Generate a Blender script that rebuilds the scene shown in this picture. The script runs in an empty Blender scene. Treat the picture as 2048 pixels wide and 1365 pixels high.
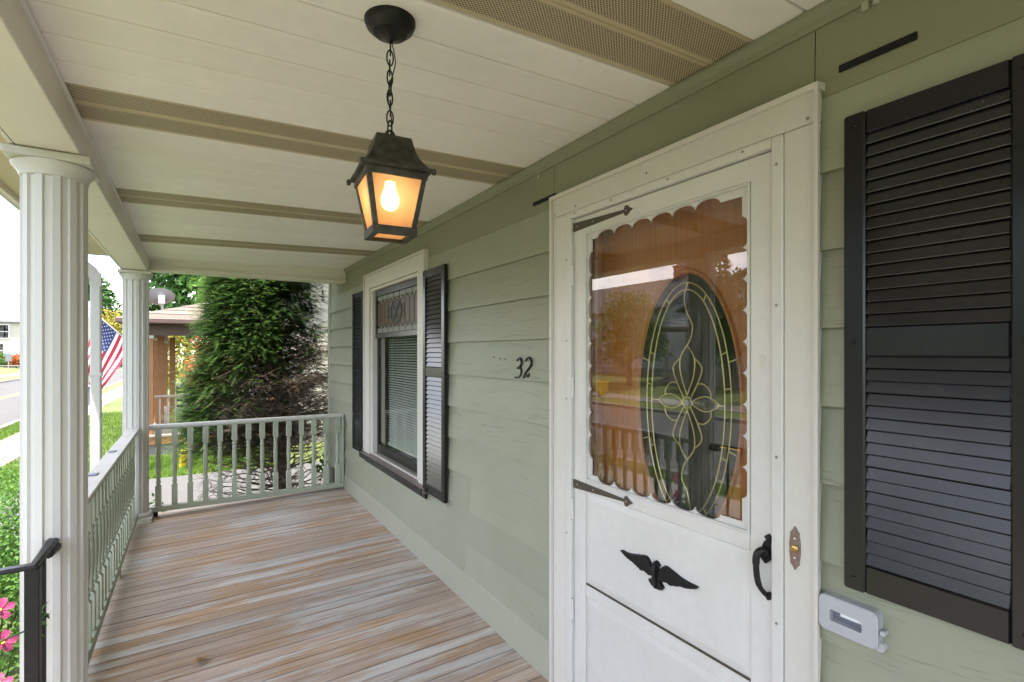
import bpy, bmesh, math, random
from mathutils import Vector, Matrix
R = math.radians
rnd = random.Random(7)
sc = bpy.context.scene
col = sc.collection

# ---------------------------------------------------------------- camera
cam_data = bpy.data.cameras.new('camera')
cam = bpy.data.objects.new('camera', cam_data); col.objects.link(cam)
cam.location = (0, 0, 1.5)
cam.rotation_euler = (R(90), 0, -math.atan(635 / 1024))
cam_data.lens = 18.0; cam_data.sensor_width = 36.0
cam_data.shift_y = 0.011
cam_data.clip_start = 0.02; cam_data.clip_end = 2000
sc.camera = cam

# ---------------------------------------------------------------- world, sun, exposure
SUN_EL = R(73)
S_H = Vector((-0.72, -0.69, 0)).normalized()
sun_vec = Vector((S_H.x * math.cos(SUN_EL), S_H.y * math.cos(SUN_EL), math.sin(SUN_EL)))
world = bpy.data.worlds.new('World'); sc.world = world; world.use_nodes = True
wn = world.node_tree; wn.nodes.clear()
w_out = wn.nodes.new('ShaderNodeOutputWorld'); w_bg = wn.nodes.new('ShaderNodeBackground')
sky = wn.nodes.new('ShaderNodeTexSky'); sky.sky_type = 'NISHITA'; sky.sun_disc = False
sky.sun_elevation = SUN_EL; sky.sun_rotation = math.atan2(S_H.x, S_H.y)
sky.altitude = 100; sky.air_density = 0.75; sky.dust_density = 0.4; sky.ozone_density = 2.0
tc = wn.nodes.new('ShaderNodeTexCoord')
mp = wn.nodes.new('ShaderNodeMapping'); mp.inputs['Scale'].default_value = (1.0, 1.0, 3.0); mp.inputs['Location'].default_value = (15.07, 7.81, 4.73)
nz = wn.nodes.new('ShaderNodeTexNoise'); nz.inputs['Scale'].default_value = 2.6
nz.inputs['Detail'].default_value = 9; nz.inputs['Roughness'].default_value = 0.58
rp = wn.nodes.new('ShaderNodeValToRGB')
rp.color_ramp.elements[0].position = 0.42; rp.color_ramp.elements[0].color = (0.0, 0.0, 0.0, 1)
rp.color_ramp.elements[1].position = 0.62; rp.color_ramp.elements[1].color = (1, 1, 1, 1)
mx = wn.nodes.new('ShaderNodeMix'); mx.data_type = 'RGBA'
mx.inputs['B'].default_value = (9.4, 8.65, 8.1, 1)
wn.links.new(tc.outputs['Generated'], mp.inputs['Vector']); wn.links.new(mp.outputs['Vector'], nz.inputs['Vector'])
wn.links.new(nz.outputs['Fac'], rp.inputs['Fac']); wn.links.new(rp.outputs['Color'], mx.inputs['Factor'])
wn.links.new(sky.outputs['Color'], mx.inputs['A']); wn.links.new(mx.outputs['Result'], w_bg.inputs['Color'])
w_bg.inputs['Strength'].default_value = 0.14
wn.links.new(w_bg.outputs['Background'], w_out.inputs['Surface'])

sun_data = bpy.data.lights.new('sun', 'SUN'); sun_data.energy = 3.0; sun_data.angle = R(0.6)
sun_data.color = (1.0, 0.93, 0.83)
sun = bpy.data.objects.new('sun', sun_data); col.objects.link(sun)
sun.rotation_euler = sun_vec.to_track_quat('Z', 'Y').to_euler()
sun.location = (-6, -8, 20)

sc.view_settings.view_transform = 'Standard'; sc.view_settings.look = 'None'
sc.view_settings.exposure = 2.6; sc.view_settings.gamma = 1.0
sc.view_settings.use_curve_mapping = False
sc.render.engine = 'CYCLES'
sc.cycles.use_denoising = True
sc.cycles.max_bounces = 10; sc.cycles.diffuse_bounces = 6; sc.cycles.glossy_bounces = 5
sc.cycles.transmission_bounces = 8; sc.cycles.transparent_max_bounces = 16
sc.cycles.sample_clamp_indirect = 6.0
sc.cycles.caustics_reflective = False; sc.cycles.caustics_refractive = False

# ---------------------------------------------------------------- materials
MATS = {}
class NT:
    """small wrapper to write node materials"""
    def __init__(s, name):
        s.m = bpy.data.materials.new(name); s.m.use_nodes = True
        s.t = s.m.node_tree; s.b = s.t.nodes['Principled BSDF']; s.out = s.t.nodes['Material Output']
        s._c = None
        MATS[name] = s.m
    def n(s, typ, **kw):
        nd = s.t.nodes.new(typ)
        for k, v in kw.items():
            if k in nd.inputs.keys(): nd.inputs[k].default_value = v
            else: setattr(nd, k, v)
        return nd
    def l(s, a, b): s.t.links.new(a, b)
    def coord(s, which='Object'):
        if s._c is None: s._c = s.n('ShaderNodeTexCoord')
        return s._c.outputs[which]
    def pos(s): return s.n('ShaderNodeNewGeometry').outputs['Position']
    def mapping(s, src, scale=(1, 1, 1), loc=(0, 0, 0), rot=(0, 0, 0)):
        m = s.n('ShaderNodeMapping'); m.inputs['Scale'].default_value = scale
        m.inputs['Location'].default_value = loc; m.inputs['Rotation'].default_value = rot
        s.l(src, m.inputs['Vector']); return m.outputs['Vector']
    def noise(s, src, scale=5, detail=4, rough=0.5, dist=0.0):
        n = s.n('ShaderNodeTexNoise'); n.inputs['Scale'].default_value = scale
        n.inputs['Detail'].default_value = detail; n.inputs['Roughness'].default_value = rough
        n.inputs['Distortion'].default_value = dist
        if src is not None: s.l(src, n.inputs['Vector'])
        return n.outputs['Fac']
    def ramp(s, fac, stops):
        r = s.n('ShaderNodeValToRGB'); e = r.color_ramp.elements
        while len(e) < len(stops): e.new(0.5)
        for k, (p, c) in enumerate(stops):
            e[k].position = p; e[k].color = (c[0], c[1], c[2], 1) if hasattr(c, '__len__') else (c, c, c, 1)
        s.l(fac, r.inputs['Fac']); return r.outputs['Color']
    def mix(s, fac, a, b, blend='MIX'):
        m = s.n('ShaderNodeMix'); m.data_type = 'RGBA'; m.blend_type = blend
        for key, v in (('Factor', fac), ('A', a), ('B', b)):
            if isinstance(v, (int, float)): m.inputs[key].default_value = v if key == 'Factor' else (v, v, v, 1)
            elif isinstance(v, (tuple, list)): m.inputs[key].default_value = (v[0], v[1], v[2], 1)
            else: s.l(v, m.inputs[key])
        return m.outputs['Result']
    def math(s, op, a, b=0.0):
        m = s.n('ShaderNodeMath'); m.operation = op
        for k, v in ((0, a), (1, b)):
            if isinstance(v, (int, float)): m.inputs[k].default_value = v
            else: s.l(v, m.inputs[k])
        return m.outputs[0]
    def rand(s): return s.n('ShaderNodeObjectInfo').outputs['Random']
    def bump(s, h, strength=0.3, dist=0.01):
        b = s.n('ShaderNodeBump'); b.inputs['Strength'].default_value = strength; b.inputs['Distance'].default_value = dist
        s.l(h, b.inputs['Height']); s.l(b.outputs['Normal'], s.b.inputs['Normal']); return b
    def color(s, c):
        if isinstance(c, (tuple, list)): s.b.inputs['Base Color'].default_value = (c[0], c[1], c[2], 1)
        else: s.l(c, s.b.inputs['Base Color'])
    def set(s, rough=0.6, metal=0.0, spec=None):
        if isinstance(rough, (int, float)): s.b.inputs['Roughness'].default_value = rough
        else: s.l(rough, s.b.inputs['Roughness'])
        s.b.inputs['Metallic'].default_value = metal
        if spec is not None: s.b.inputs['Specular IOR Level'].default_value = spec
        return s.m

def paint(name, base, rough=0.55, dirt=0.25, dirtcol=None, scale=3.0, bump=0.0, metal=0.0, var=0.06, spec=None, speck=False, rvar=1.0):
    """paint with faint blotches, grime and tiny marks"""
    t = NT(name); p = t.pos()
    dc = dirtcol or tuple(c * 0.62 for c in base)
    big = t.noise(p, scale, 6, 0.6)
    c = t.mix(t.ramp(big, [(0.42, 0.0), (0.75, dirt)]), base, dc)
    fine = t.noise(p, scale * 14, 5, 0.65)
    c = t.mix(t.ramp(fine, [(0.35, 0.0), (0.75, 1.0)]), t.mix(1.0, c, 1 - var, 'MULTIPLY'), c)
    if speck:
        sp = t.noise(p, 70, 2, 0.5)
        c = t.mix(t.ramp(sp, [(0.73, 0.0), (0.77, 0.55)]), c, dc)
    hv = t.n('ShaderNodeHueSaturation'); t.l(c, hv.inputs['Color'])
    t.l(t.math('ADD', t.math('MULTIPLY', t.rand(), var), 1 - var / 2), hv.inputs['Value'])
    t.color(hv.outputs['Color'])
    rr = t.ramp(fine, [(0.3, max(rough - 0.08 * rvar, 0.02)), (0.7, min(rough + 0.1 * rvar, 1))])
    t.set(rr, metal, spec)
    if bump: t.bump(t.noise(p, 120, 3, 0.6), bump, 0.002)
    return t.m

paint('trim', (0.62, 0.60, 0.56), 0.42, 0.22, (0.55, 0.52, 0.43), 2.5, 0.08, speck=True)
paint('storm', (0.64, 0.63, 0.61), 0.36, 0.35, (0.50, 0.48, 0.43), 2.6, 0.05, speck=True)
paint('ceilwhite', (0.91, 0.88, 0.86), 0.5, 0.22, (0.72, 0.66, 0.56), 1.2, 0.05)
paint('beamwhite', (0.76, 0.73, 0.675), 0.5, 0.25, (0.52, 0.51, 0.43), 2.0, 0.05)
paint('column', (0.57, 0.562, 0.54), 0.5, 0.45, (0.58, 0.58, 0.52), 3.5, 0.10, speck=True)
paint('spout', (0.48, 0.475, 0.46), 0.4, 0.25, (0.6, 0.6, 0.54), 4, 0.03)
paint('railgreen', (0.38, 0.415, 0.315), 0.55, 0.45, (0.31, 0.36, 0.27), 9, 0.25, var=0.12, speck=True)
paint('railcap', (0.55, 0.55, 0.50), 0.65, 0.7, (0.42, 0.41, 0.34), 8, 0.3, var=0.1, speck=True)
paint('blackvinyl', (0.006, 0.006, 0.007), 0.26, 0.3, (0.011, 0.011, 0.012), 5, 0.0, var=0.2, spec=0.4, rvar=0.15)
paint('louvervinyl', (0.009, 0.009, 0.011), 0.24, 0.5, (0.030, 0.030, 0.036), 7, 0.0, var=0.3, spec=0.55, rvar=0.2)  # same vinyl as the frame; greyer dust and gloss paint in reflected sky
paint('blackiron', (0.010, 0.010, 0.011), 0.36, 0.4, (0.03, 0.03, 0.03), 25, 0.15, spec=0.25)
paint('bronze', (0.030, 0.026, 0.019), 0.55, 0.9, (0.10, 0.095, 0.07), 30, 0.6, metal=0.3, speck=True)
paint('bellbrown', (0.20, 0.135, 0.105), 0.45, 0.6, (0.32, 0.25, 0.20), 60, 0.2, metal=0.3)
paint('strapbrown', (0.06, 0.047, 0.03), 0.55, 0.5, (0.10, 0.08, 0.05), 40, 0.2)
paint('brass', (0.50, 0.36, 0.14), 0.28, 0.2, None, 40, 0, metal=0.9)
paint('came', (0.62, 0.55, 0.20), 0.38, 0.2, None, 40, 0, metal=0.55)
paint('leaddark', (0.13, 0.125, 0.10), 0.5, 0.3, None, 40, 0, metal=0.3)
paint('lead', (0.30, 0.29, 0.26), 0.45, 0.3, None, 40, 0, metal=0.5)
paint('plasticwhite', (0.42, 0.425, 0.455), 0.4, 0.15, None, 10, 0.03)
paint('steel', (0.45, 0.45, 0.45), 0.4, 0.3, None, 30, 0, metal=0.8)
paint('slotblack', (0.003, 0.003, 0.003), 0.9, 0.0)
paint('sillbrown', (0.20, 0.165, 0.135), 0.55, 0.5, (0.10, 0.085, 0.07), 15, 0.2)
paint('blind', (0.80, 0.79, 0.76), 0.45, 0.1)
paint('darkroom', (0.06, 0.055, 0.045), 0.9, 0.3)
paint('hall', (0.26, 0.22, 0.17), 0.9, 0.3)
paint('concrete', (0.18, 0.172, 0.155), 0.85, 0.5, (0.17, 0.162, 0.145), 1.2, 0.3)
paint('asphalt', (0.06, 0.0595, 0.0585), 0.85, 0.5, (0.045, 0.0445, 0.0435), 0.8, 0.4)
paint('drive', (0.075, 0.074, 0.071), 0.9, 0.5, (0.055, 0.054, 0.052), 2.5, 0.6, speck=True)
paint('yellowline', (0.65, 0.40, 0.04), 0.7, 0.4)
paint('cream', (0.40, 0.375, 0.31), 0.6, 0.2, None, 1.5, 0.1)
paint('greyhouse', (0.34, 0.36, 0.38), 0.6, 0.2, None, 1.5, 0.1)
paint('housewhite', (0.56, 0.56, 0.545), 0.6, 0.2, None, 1.5, 0.1)
paint('brownfascia', (0.10, 0.062, 0.05), 0.55, 0.3, None, 3, 0.1)
paint('cedar', (0.36, 0.17, 0.065), 0.6, 0.6, (0.24, 0.11, 0.045), 6, 0.3, var=0.2)
paint('greywood', (0.33, 0.27, 0.23), 0.75, 0.5, (0.24, 0.19, 0.16), 6, 0.3, var=0.15)
paint('dishgrey', (0.24, 0.24, 0.25), 0.45, 0.2, None, 6)
paint('brick', (0.30, 0.12, 0.08), 0.8, 0.5, None, 8, 0.4, var=0.25)
paint('stone', (0.27, 0.24, 0.21), 0.85, 0.6, (0.16, 0.14, 0.12), 6, 0.5, var=0.35)
paint('bingrey', (0.16, 0.17, 0.20), 0.45, 0.2)
paint('binbrown', (0.06, 0.035, 0.022), 0.5, 0.2)
paint('yellowplastic', (0.80, 0.55, 0.03), 0.4, 0.2)
paint('signwhite', (0.75, 0.78, 0.80), 0.5, 0.1)
paint('wire', (0.01, 0.01, 0.01), 0.7, 0.0)
paint('polewood', (0.14, 0.10, 0.07), 0.85, 0.5)
paint('flagwhite', (0.82, 0.80, 0.80), 0.8, 0.1)
paint('flagred', (0.48, 0.025, 0.06), 0.8, 0.1)
paint('flagblue', (0.03, 0.05, 0.18), 0.8, 0.1)
paint('soil', (0.07, 0.05, 0.035), 0.95, 0.5)
paint('bark', (0.10, 0.08, 0.06), 0.9, 0.6, (0.05, 0.04, 0.03), 18, 0.6)
paint('deadtwig', (0.16, 0.115, 0.08), 0.9, 0.5, (0.09, 0.06, 0.045), 10, 0.2)
paint('dryleaf', (0.36, 0.23, 0.11), 0.7, 0.5)

def mat_siding():
    t = NT('siding'); p = t.pos()
    # embossed wood grain, long along the board, different on every board
    off = t.n('ShaderNodeCombineXYZ'); t.l(t.math('MULTIPLY', t.rand(), 37.0), off.inputs['Y'])
    t.l(t.math('MULTIPLY', t.rand(), 11.0), off.inputs['Z'])
    add = t.n('ShaderNodeVectorMath'); add.operation = 'ADD'; t.l(p, add.inputs[0]); t.l(off.outputs[0], add.inputs[1])
    v = add.outputs[0]
    warp = t.noise(t.mapping(v, (1, 3.0, 6.0)), 1.0, 3, 0.5)
    wv = t.n('ShaderNodeVectorMath'); wv.operation = 'ADD'; t.l(t.mapping(v, (1, 5.0, 120.0)), wv.inputs[0])
    cmb = t.n('ShaderNodeCombineXYZ'); t.l(t.math('MULTIPLY', warp, 9.0), cmb.inputs['Z']); t.l(cmb.outputs[0], wv.inputs[1])
    g = t.noise(wv.outputs[0], 1.0, 4, 0.6, 0.9)
    lines = t.ramp(g, [(0.33, 0.0), (0.40, 0.9), (0.60, 0.95), (0.70, 1.0)])
    base = t.mix(t.ramp(t.noise(p, 0.9, 5, 0.6), [(0.35, 0.0), (0.7, 1.0)]), (0.275, 0.288, 0.208), (0.32, 0.332, 0.25))
    c = t.mix(lines, t.mix(1.0, base, 0.83, 'MULTIPLY'), base)
    st = t.noise(t.mapping(p, (1, 2.5, 0.7)), 2.2, 5, 0.6)
    c = t.mix(t.ramp(st, [(0.52, 0.0), (0.75, 0.5)]), c, (0.29, 0.285, 0.20))
    hv = t.n('ShaderNodeHueSaturation'); t.l(c, hv.inputs['Color'])
    t.l(t.math('ADD', t.math('MULTIPLY', t.rand(), 0.12), 0.94), hv.inputs['Value'])
    t.color(hv.outputs['Color'])
    t.bump(lines, 0.5, 0.002); t.set(0.5)
mat_siding()
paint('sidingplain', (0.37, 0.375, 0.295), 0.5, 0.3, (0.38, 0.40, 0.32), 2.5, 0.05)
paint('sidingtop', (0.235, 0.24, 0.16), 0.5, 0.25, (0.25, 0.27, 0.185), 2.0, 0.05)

def mat_floor():
    t = NT('floorwood'); p = t.pos()
    r = t.rand()
    off = t.n('ShaderNodeCombineXYZ'); t.l(t.math('MULTIPLY', r, 23.0), off.inputs['X']); t.l(t.math('MULTIPLY', r, 7.0), off.inputs['Y'])
    add = t.n('ShaderNodeVectorMath'); add.operation = 'ADD'; t.l(p, add.inputs[0]); t.l(off.outputs[0], add.inputs[1])
    v = add.outputs[0]
    grain = t.noise(t.mapping(v, (1.6, 70, 1)), 1.0, 5, 0.65, 0.4)
    fine = t.noise(t.mapping(v, (6, 260, 1)), 1.0, 3, 0.6)
    wood = t.ramp(grain, [(0.26, (0.24, 0.17, 0.13)), (0.48, (0.41, 0.32, 0.26)), (0.74, (0.52, 0.435, 0.37))])
    # bare, orange-brown worn places, shared between neighbouring boards
    worn = t.noise(t.mapping(p, (0.9, 1.9, 1)), 1.15, 5, 0.62, 0.3)
    wornb = t.noise(t.mapping(v, (1.1, 8, 1)), 1.0, 4, 0.6)
    wm = t.ramp(t.math('ADD', t.math('MULTIPLY', worn, 0.66), t.math('MULTIPLY', wornb, 0.34)), [(0.475, 0.0), (0.58, 0.85)])
    c = t.mix(wm, wood, t.ramp(grain, [(0.3, (0.27, 0.155, 0.075)), (0.65, (0.52, 0.335, 0.18))]))
    # leftover pale grey paint in streaks
    pa = t.noise(t.mapping(v, (0.8, 9.0, 1)), 1.0, 6, 0.68, 0.15)
    pb = t.noise(t.mapping(p, (0.8, 1.2, 1), (7, 3, 0)), 1.5, 4, 0.6)
    pm = t.math('ADD', t.math('MULTIPLY', pa, 0.62), t.math('MULTIPLY', pb, 0.38))
    chip = t.math('ADD', pm, t.math('MULTIPLY', t.math('SUBTRACT', fine, 0.5), 0.16))
    pmask = t.ramp(chip, [(0.50, 0.0), (0.56, 0.82)])
    c = t.mix(pmask, c, t.ramp(grain, [(0.3, (0.45, 0.445, 0.43)), (0.7, (0.61, 0.61, 0.595))]))
    c = t.mix(t.ramp(fine, [(0.3, 0.35), (0.46, 0.0)]), c, (0.10, 0.075, 0.06))
    nail = t.noise(t.mapping(v, (45, 45, 1)), 1.0, 1, 0.4)
    c = t.mix(t.ramp(nail, [(0.79, 0.0), (0.82, 0.7)]), c, (0.06, 0.045, 0.035))
    # dirt along both board edges, darkened to paint the shade of the seams
    sep = t.n('ShaderNodeSeparateXYZ'); t.l(t.coord('Object'), sep.inputs[0])
    ed = t.math('ABSOLUTE', t.math('SUBTRACT', sep.outputs[1], 0.0396))
    ed = t.math('ADD', ed, t.math('MULTIPLY', t.math('SUBTRACT', grain, 0.5), 0.006))
    c = t.mix(t.ramp(t.math('MULTIPLY', ed, 20.0), [(0.71, 0.0), (0.79, 0.42)]), c, (0.09, 0.066, 0.05))
    hv = t.n('ShaderNodeHueSaturation'); t.l(c, hv.inputs['Color'])
    t.l(t.math('ADD', t.math('MULTIPLY', r, 0.30), 0.83), hv.inputs['Value'])
    t.color(hv.outputs['Color'])
    h = t.math('ADD', t.math('MULTIPLY', grain, 0.6), t.math('MULTIPLY', fine, 0.4))
    t.bump(h, 0.35, 0.002); t.set(t.ramp(grain, [(0.3, 0.62), (0.7, 0.48)]))
mat_floor()

def mat_perf():
    t = NT('ventedtan'); c = t.coord('Object')
    sep = t.n('ShaderNodeSeparateXYZ'); t.l(c, sep.inputs[0])
    d = 0.0105
    def grid(ox, oy):
        fx = t.math('SUBTRACT', t.math('FRACT', t.math('ADD', t.math('DIVIDE', sep.outputs[0], d), ox)), 0.5)
        fy = t.math('SUBTRACT', t.math('FRACT', t.math('ADD', t.math('DIVIDE', sep.outputs[1], d), oy)), 0.5)
        r2 = t.math('ADD', t.math('MULTIPLY', fx, fx), t.math('MULTIPLY', fy, fy))
        return t.math('LESS_THAN', r2, 0.055)
    g = t.math('MAXIMUM', grid(0, 0), grid(0.5, 0.5))
    # holes only inside each perforated lane (panel lane is 0.15 wide, 12 mm plain edges)
    ly = t.math('ABSOLUTE', sep.outputs[1])
    inside = t.math('LESS_THAN', ly, 0.058)
    g = t.math('MULTIPLY', g, inside)
    base = t.mix(t.ramp(t.noise(t.pos(), 2.0, 4, 0.6), [(0.35, 0), (0.7, 1)]), (0.50, 0.425, 0.285), (0.56, 0.48, 0.34))
    t.color(t.mix(g, base, (0.03, 0.024, 0.014)))
    t.bump(t.math('SUBTRACT', 1.0, g), 0.5, 0.001)
    t.set(0.55)
mat_perf()

def mat_oak():
    t = NT('oak'); p = t.pos()
    g = t.noise(t.mapping(p, (1, 130, 4)), 1.0, 5, 0.6, 0.9)
    t.color(t.ramp(g, [(0.3, (0.33, 0.105, 0.016)), (0.5, (0.43, 0.15, 0.026)), (0.72, (0.50, 0.195, 0.04))]))
    t.bump(g, 0.15, 0.001); t.set(0.32)
mat_oak()

def glassmat(name, tint, ior=1.6, rough=0.0, bump=0.0, scale=30, dust=0.0):
    """thin pane: tinted straight-through light mixed with a mirror reflection by Fresnel"""
    t = NT(name); t.t.nodes.remove(t.b)
    tr = t.n('ShaderNodeBsdfTransparent'); tr.inputs['Color'].default_value = (*tint, 1)
    gl = t.n('ShaderNodeBsdfGlossy'); gl.inputs['Roughness'].default_value = rough; gl.inputs['Color'].default_value = (1, 1, 1, 1)
    fr = t.n('ShaderNodeFresnel'); fr.inputs['IOR'].default_value = ior
    if bump:
        b = t.n('ShaderNodeBump'); b.inputs['Strength'].default_value = bump; b.inputs['Distance'].default_value = 0.01
        t.l(t.noise(t.pos(), scale, 2, 0.5, 2.2), b.inputs['Height'])
        t.l(b.outputs['Normal'], gl.inputs['Normal'])
    geo = t.n('ShaderNodeNewGeometry')   # only the outer face of a pane mirrors; its inner face lets light through
    f = t.math('MULTIPLY', fr.outputs[0], t.math('SUBTRACT', 1.0, geo.outputs['Backfacing']))
    ms = t.n('ShaderNodeMixShader'); t.l(f, ms.inputs[0]); t.l(tr.outputs[0], ms.inputs[1]); t.l(gl.outputs[0], ms.inputs[2])
    last = ms.outputs[0]
    if dust:        # fine dust and wipe marks on the pane
        df = t.n('ShaderNodeBsdfDiffuse'); df.inputs['Color'].default_value = (0.75, 0.74, 0.70, 1)
        sm = t.noise(t.mapping(t.pos(), (1, 5, 2.0), (0, 0, 0), (0.5, 0, 0)), 2.2, 6, 0.7, 0.6); fs = t.noise(t.pos(), 160, 2, 0.6)
        d2 = t.n('ShaderNodeMixShader'); t.l(t.math('ADD', t.math('MULTIPLY', t.ramp(sm, [(0.42, 0.0), (0.72, 1.0)]), dust), t.math('MULTIPLY', t.ramp(fs, [(0.66, 0.0), (0.75, 1.0)]), dust * 1.5)), d2.inputs[0])
        t.l(last, d2.inputs[1]); t.l(df.outputs[0], d2.inputs[2]); last = d2.outputs[0]
    t.l(last, t.out.inputs['Surface'])
glassmat('stormglass', (0.92, 0.93, 0.92), 1.85, 0.0, dust=0.035)
glassmat('windowglass', (0.85, 0.88, 0.86), 1.55, 0.0, dust=0.03)
glassmat('ovalglass', (0.36, 0.42, 0.37), 2.3, 0.02, 0.22, 7)
glassmat('bevelglass', (0.42, 0.48, 0.42), 1.9, 0.02, 0.1, 10)
glassmat('farglass', (0.10, 0.11, 0.12), 1.6, 0.02)

def stained(name, c, bump=0.3):
    t = NT(name); t.color(c); t.set(0.3, 0.0, 0.08)
    t.bump(t.noise(t.pos(), 60, 3, 0.6), bump, 0.004)
stained('glassamber', (0.075, 0.042, 0.006)); stained('glassgreen', (0.010, 0.012, 0.008)); stained('glassclear', (0.24, 0.25, 0.235), 0.5)

def mat_lantern():
    t = NT('amberpane'); t.t.nodes.remove(t.b)
    tr = t.n('ShaderNodeBsdfTransparent'); tr.inputs['Color'].default_value = (1.0, 0.68, 0.36, 1)
    tl = t.n('ShaderNodeBsdfTranslucent'); tl.inputs['Color'].default_value = (0.84, 0.50, 0.25, 1)
    df = t.n('ShaderNodeBsdfDiffuse'); df.inputs['Color'].default_value = (0.80, 0.45, 0.22, 1)
    m1 = t.n('ShaderNodeMixShader'); m1.inputs[0].default_value = 0.35; t.l(tl.outputs[0], m1.inputs[1]); t.l(df.outputs[0], m1.inputs[2])
    m2 = t.n('ShaderNodeMixShader'); m2.inputs[0].default_value = 0.70; t.l(tr.outputs[0], m2.inputs[1]); t.l(m1.outputs[0], m2.inputs[2])
    t.l(m2.outputs[0], t.out.inputs['Surface'])
    t = NT('bulbglow'); t.color((0.9, 0.85, 0.7)); t.b.inputs['Emission Color'].default_value = (1.0, 0.82, 0.55, 1)
    t.b.inputs['Emission Strength'].default_value = 3.3
mat_lantern()

def foliage(name, stops, rough=0.5, trans=0.35, scale=3.0):
    t = NT(name)
    f = t.noise(t.pos(), scale, 3, 0.6)
    fine = t.noise(t.pos(), scale * 9, 2, 0.6)
    c = t.ramp(t.math('ADD', t.math('MULTIPLY', f, 0.55), t.math('MULTIPLY', fine, 0.45)), stops)
    t.color(c); t.set(rough, 0.0, 0.2)
    tl = t.n('ShaderNodeBsdfTranslucent'); t.l(c, tl.inputs['Color'])
    ms = t.n('ShaderNodeMixShader'); ms.inputs[0].default_value = trans
    t.l(t.b.outputs[0], ms.inputs[1]); t.l(tl.outputs[0], ms.inputs[2]); t.l(ms.outputs[0], t.out.inputs['Surface'])
foliage('spruce', [(0.36, (0.04, 0.085, 0.022)), (0.5, (0.085, 0.165, 0.04)), (0.64, (0.145, 0.24, 0.07))], trans=0.45)
foliage('spruceshade', [(0.36, (0.014, 0.034, 0.010)), (0.5, (0.026, 0.060, 0.016)), (0.64, (0.045, 0.09, 0.024))])  # darker copy of spruce with shade in its colour; also the firs' green
foliage('sprucedead', [(0.36, (0.038, 0.029, 0.021)), (0.5, (0.078, 0.058, 0.042)), (0.64, (0.13, 0.10, 0.072))], 0.8, 0.2)
foliage('leafbright', [(0.36, (0.04, 0.095, 0.012)), (0.5, (0.085, 0.18, 0.022)), (0.64, (0.15, 0.27, 0.045))])
foliage('leafdark', [(0.36, (0.016, 0.05, 0.010)), (0.5, (0.035, 0.095, 0.018)), (0.64, (0.07, 0.16, 0.03))])
foliage('leafmid', [(0.36, (0.035, 0.085, 0.014)), (0.5, (0.07, 0.16, 0.028)), (0.64, (0.12, 0.24, 0.05))])
foliage('leafred', [(0.36, (0.20, 0.04, 0.02)), (0.5, (0.40, 0.09, 0.03)), (0.64, (0.55, 0.20, 0.05))])
foliage('leafyellow', [(0.36, (0.16, 0.15, 0.02)), (0.5, (0.28, 0.25, 0.04)), (0.64, (0.38, 0.34, 0.07))])
foliage('grass', [(0.36, (0.045, 0.10, 0.012)), (0.5, (0.09, 0.17, 0.02)), (0.64, (0.14, 0.23, 0.035))], 0.6, 0.4, 1.2)
foliage('petal', [(0.36, (0.22, 0.025, 0.085)), (0.5, (0.30, 0.045, 0.13)), (0.64, (0.38, 0.09, 0.19))], 0.5, 0.35, 12)
def mat_lawn():
    t = NT('lawn'); p = t.pos()
    a = t.noise(p, 0.6, 5, 0.6); b = t.noise(p, 22, 4, 0.7)
    c = t.ramp(t.math('ADD', t.math('MULTIPLY', a, 0.4), t.math('MULTIPLY', b, 0.6)), [(0.36, (0.05, 0.075, 0.014)), (0.5, (0.085, 0.115, 0.024)), (0.64, (0.125, 0.16, 0.038))])
    t.color(c); t.set(0.8); t.bump(b, 0.8, 0.05)
mat_lawn()
def mat_shingle(name, c0, c1):
    t = NT(name); p = t.pos()
    n = t.noise(p, 3, 4, 0.6); f = t.noise(p, 40, 3, 0.7)
    hv = t.n('ShaderNodeHueSaturation'); t.l(t.mix(t.ramp(t.math('ADD', t.math('MULTIPLY', n, 0.5), t.math('MULTIPLY', f, 0.5)), [(0.35, 0), (0.65, 1)]), c0, c1), hv.inputs['Color'])
    t.l(t.math('ADD', t.math('MULTIPLY', t.rand(), 0.4), 0.8), hv.inputs['Value'])
    t.color(hv.outputs['Color']); t.set(0.9); t.bump(f, 0.4, 0.01)
mat_shingle('shinglebrown', (0.085, 0.064, 0.052), (0.15, 0.118, 0.096))
mat_shingle('shinglegrey', (0.10, 0.11, 0.13), (0.17, 0.18, 0.20))
mat_shingle('shingledark', (0.055, 0.05, 0.05), (0.10, 0.095, 0.09))
M = MATS

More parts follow.
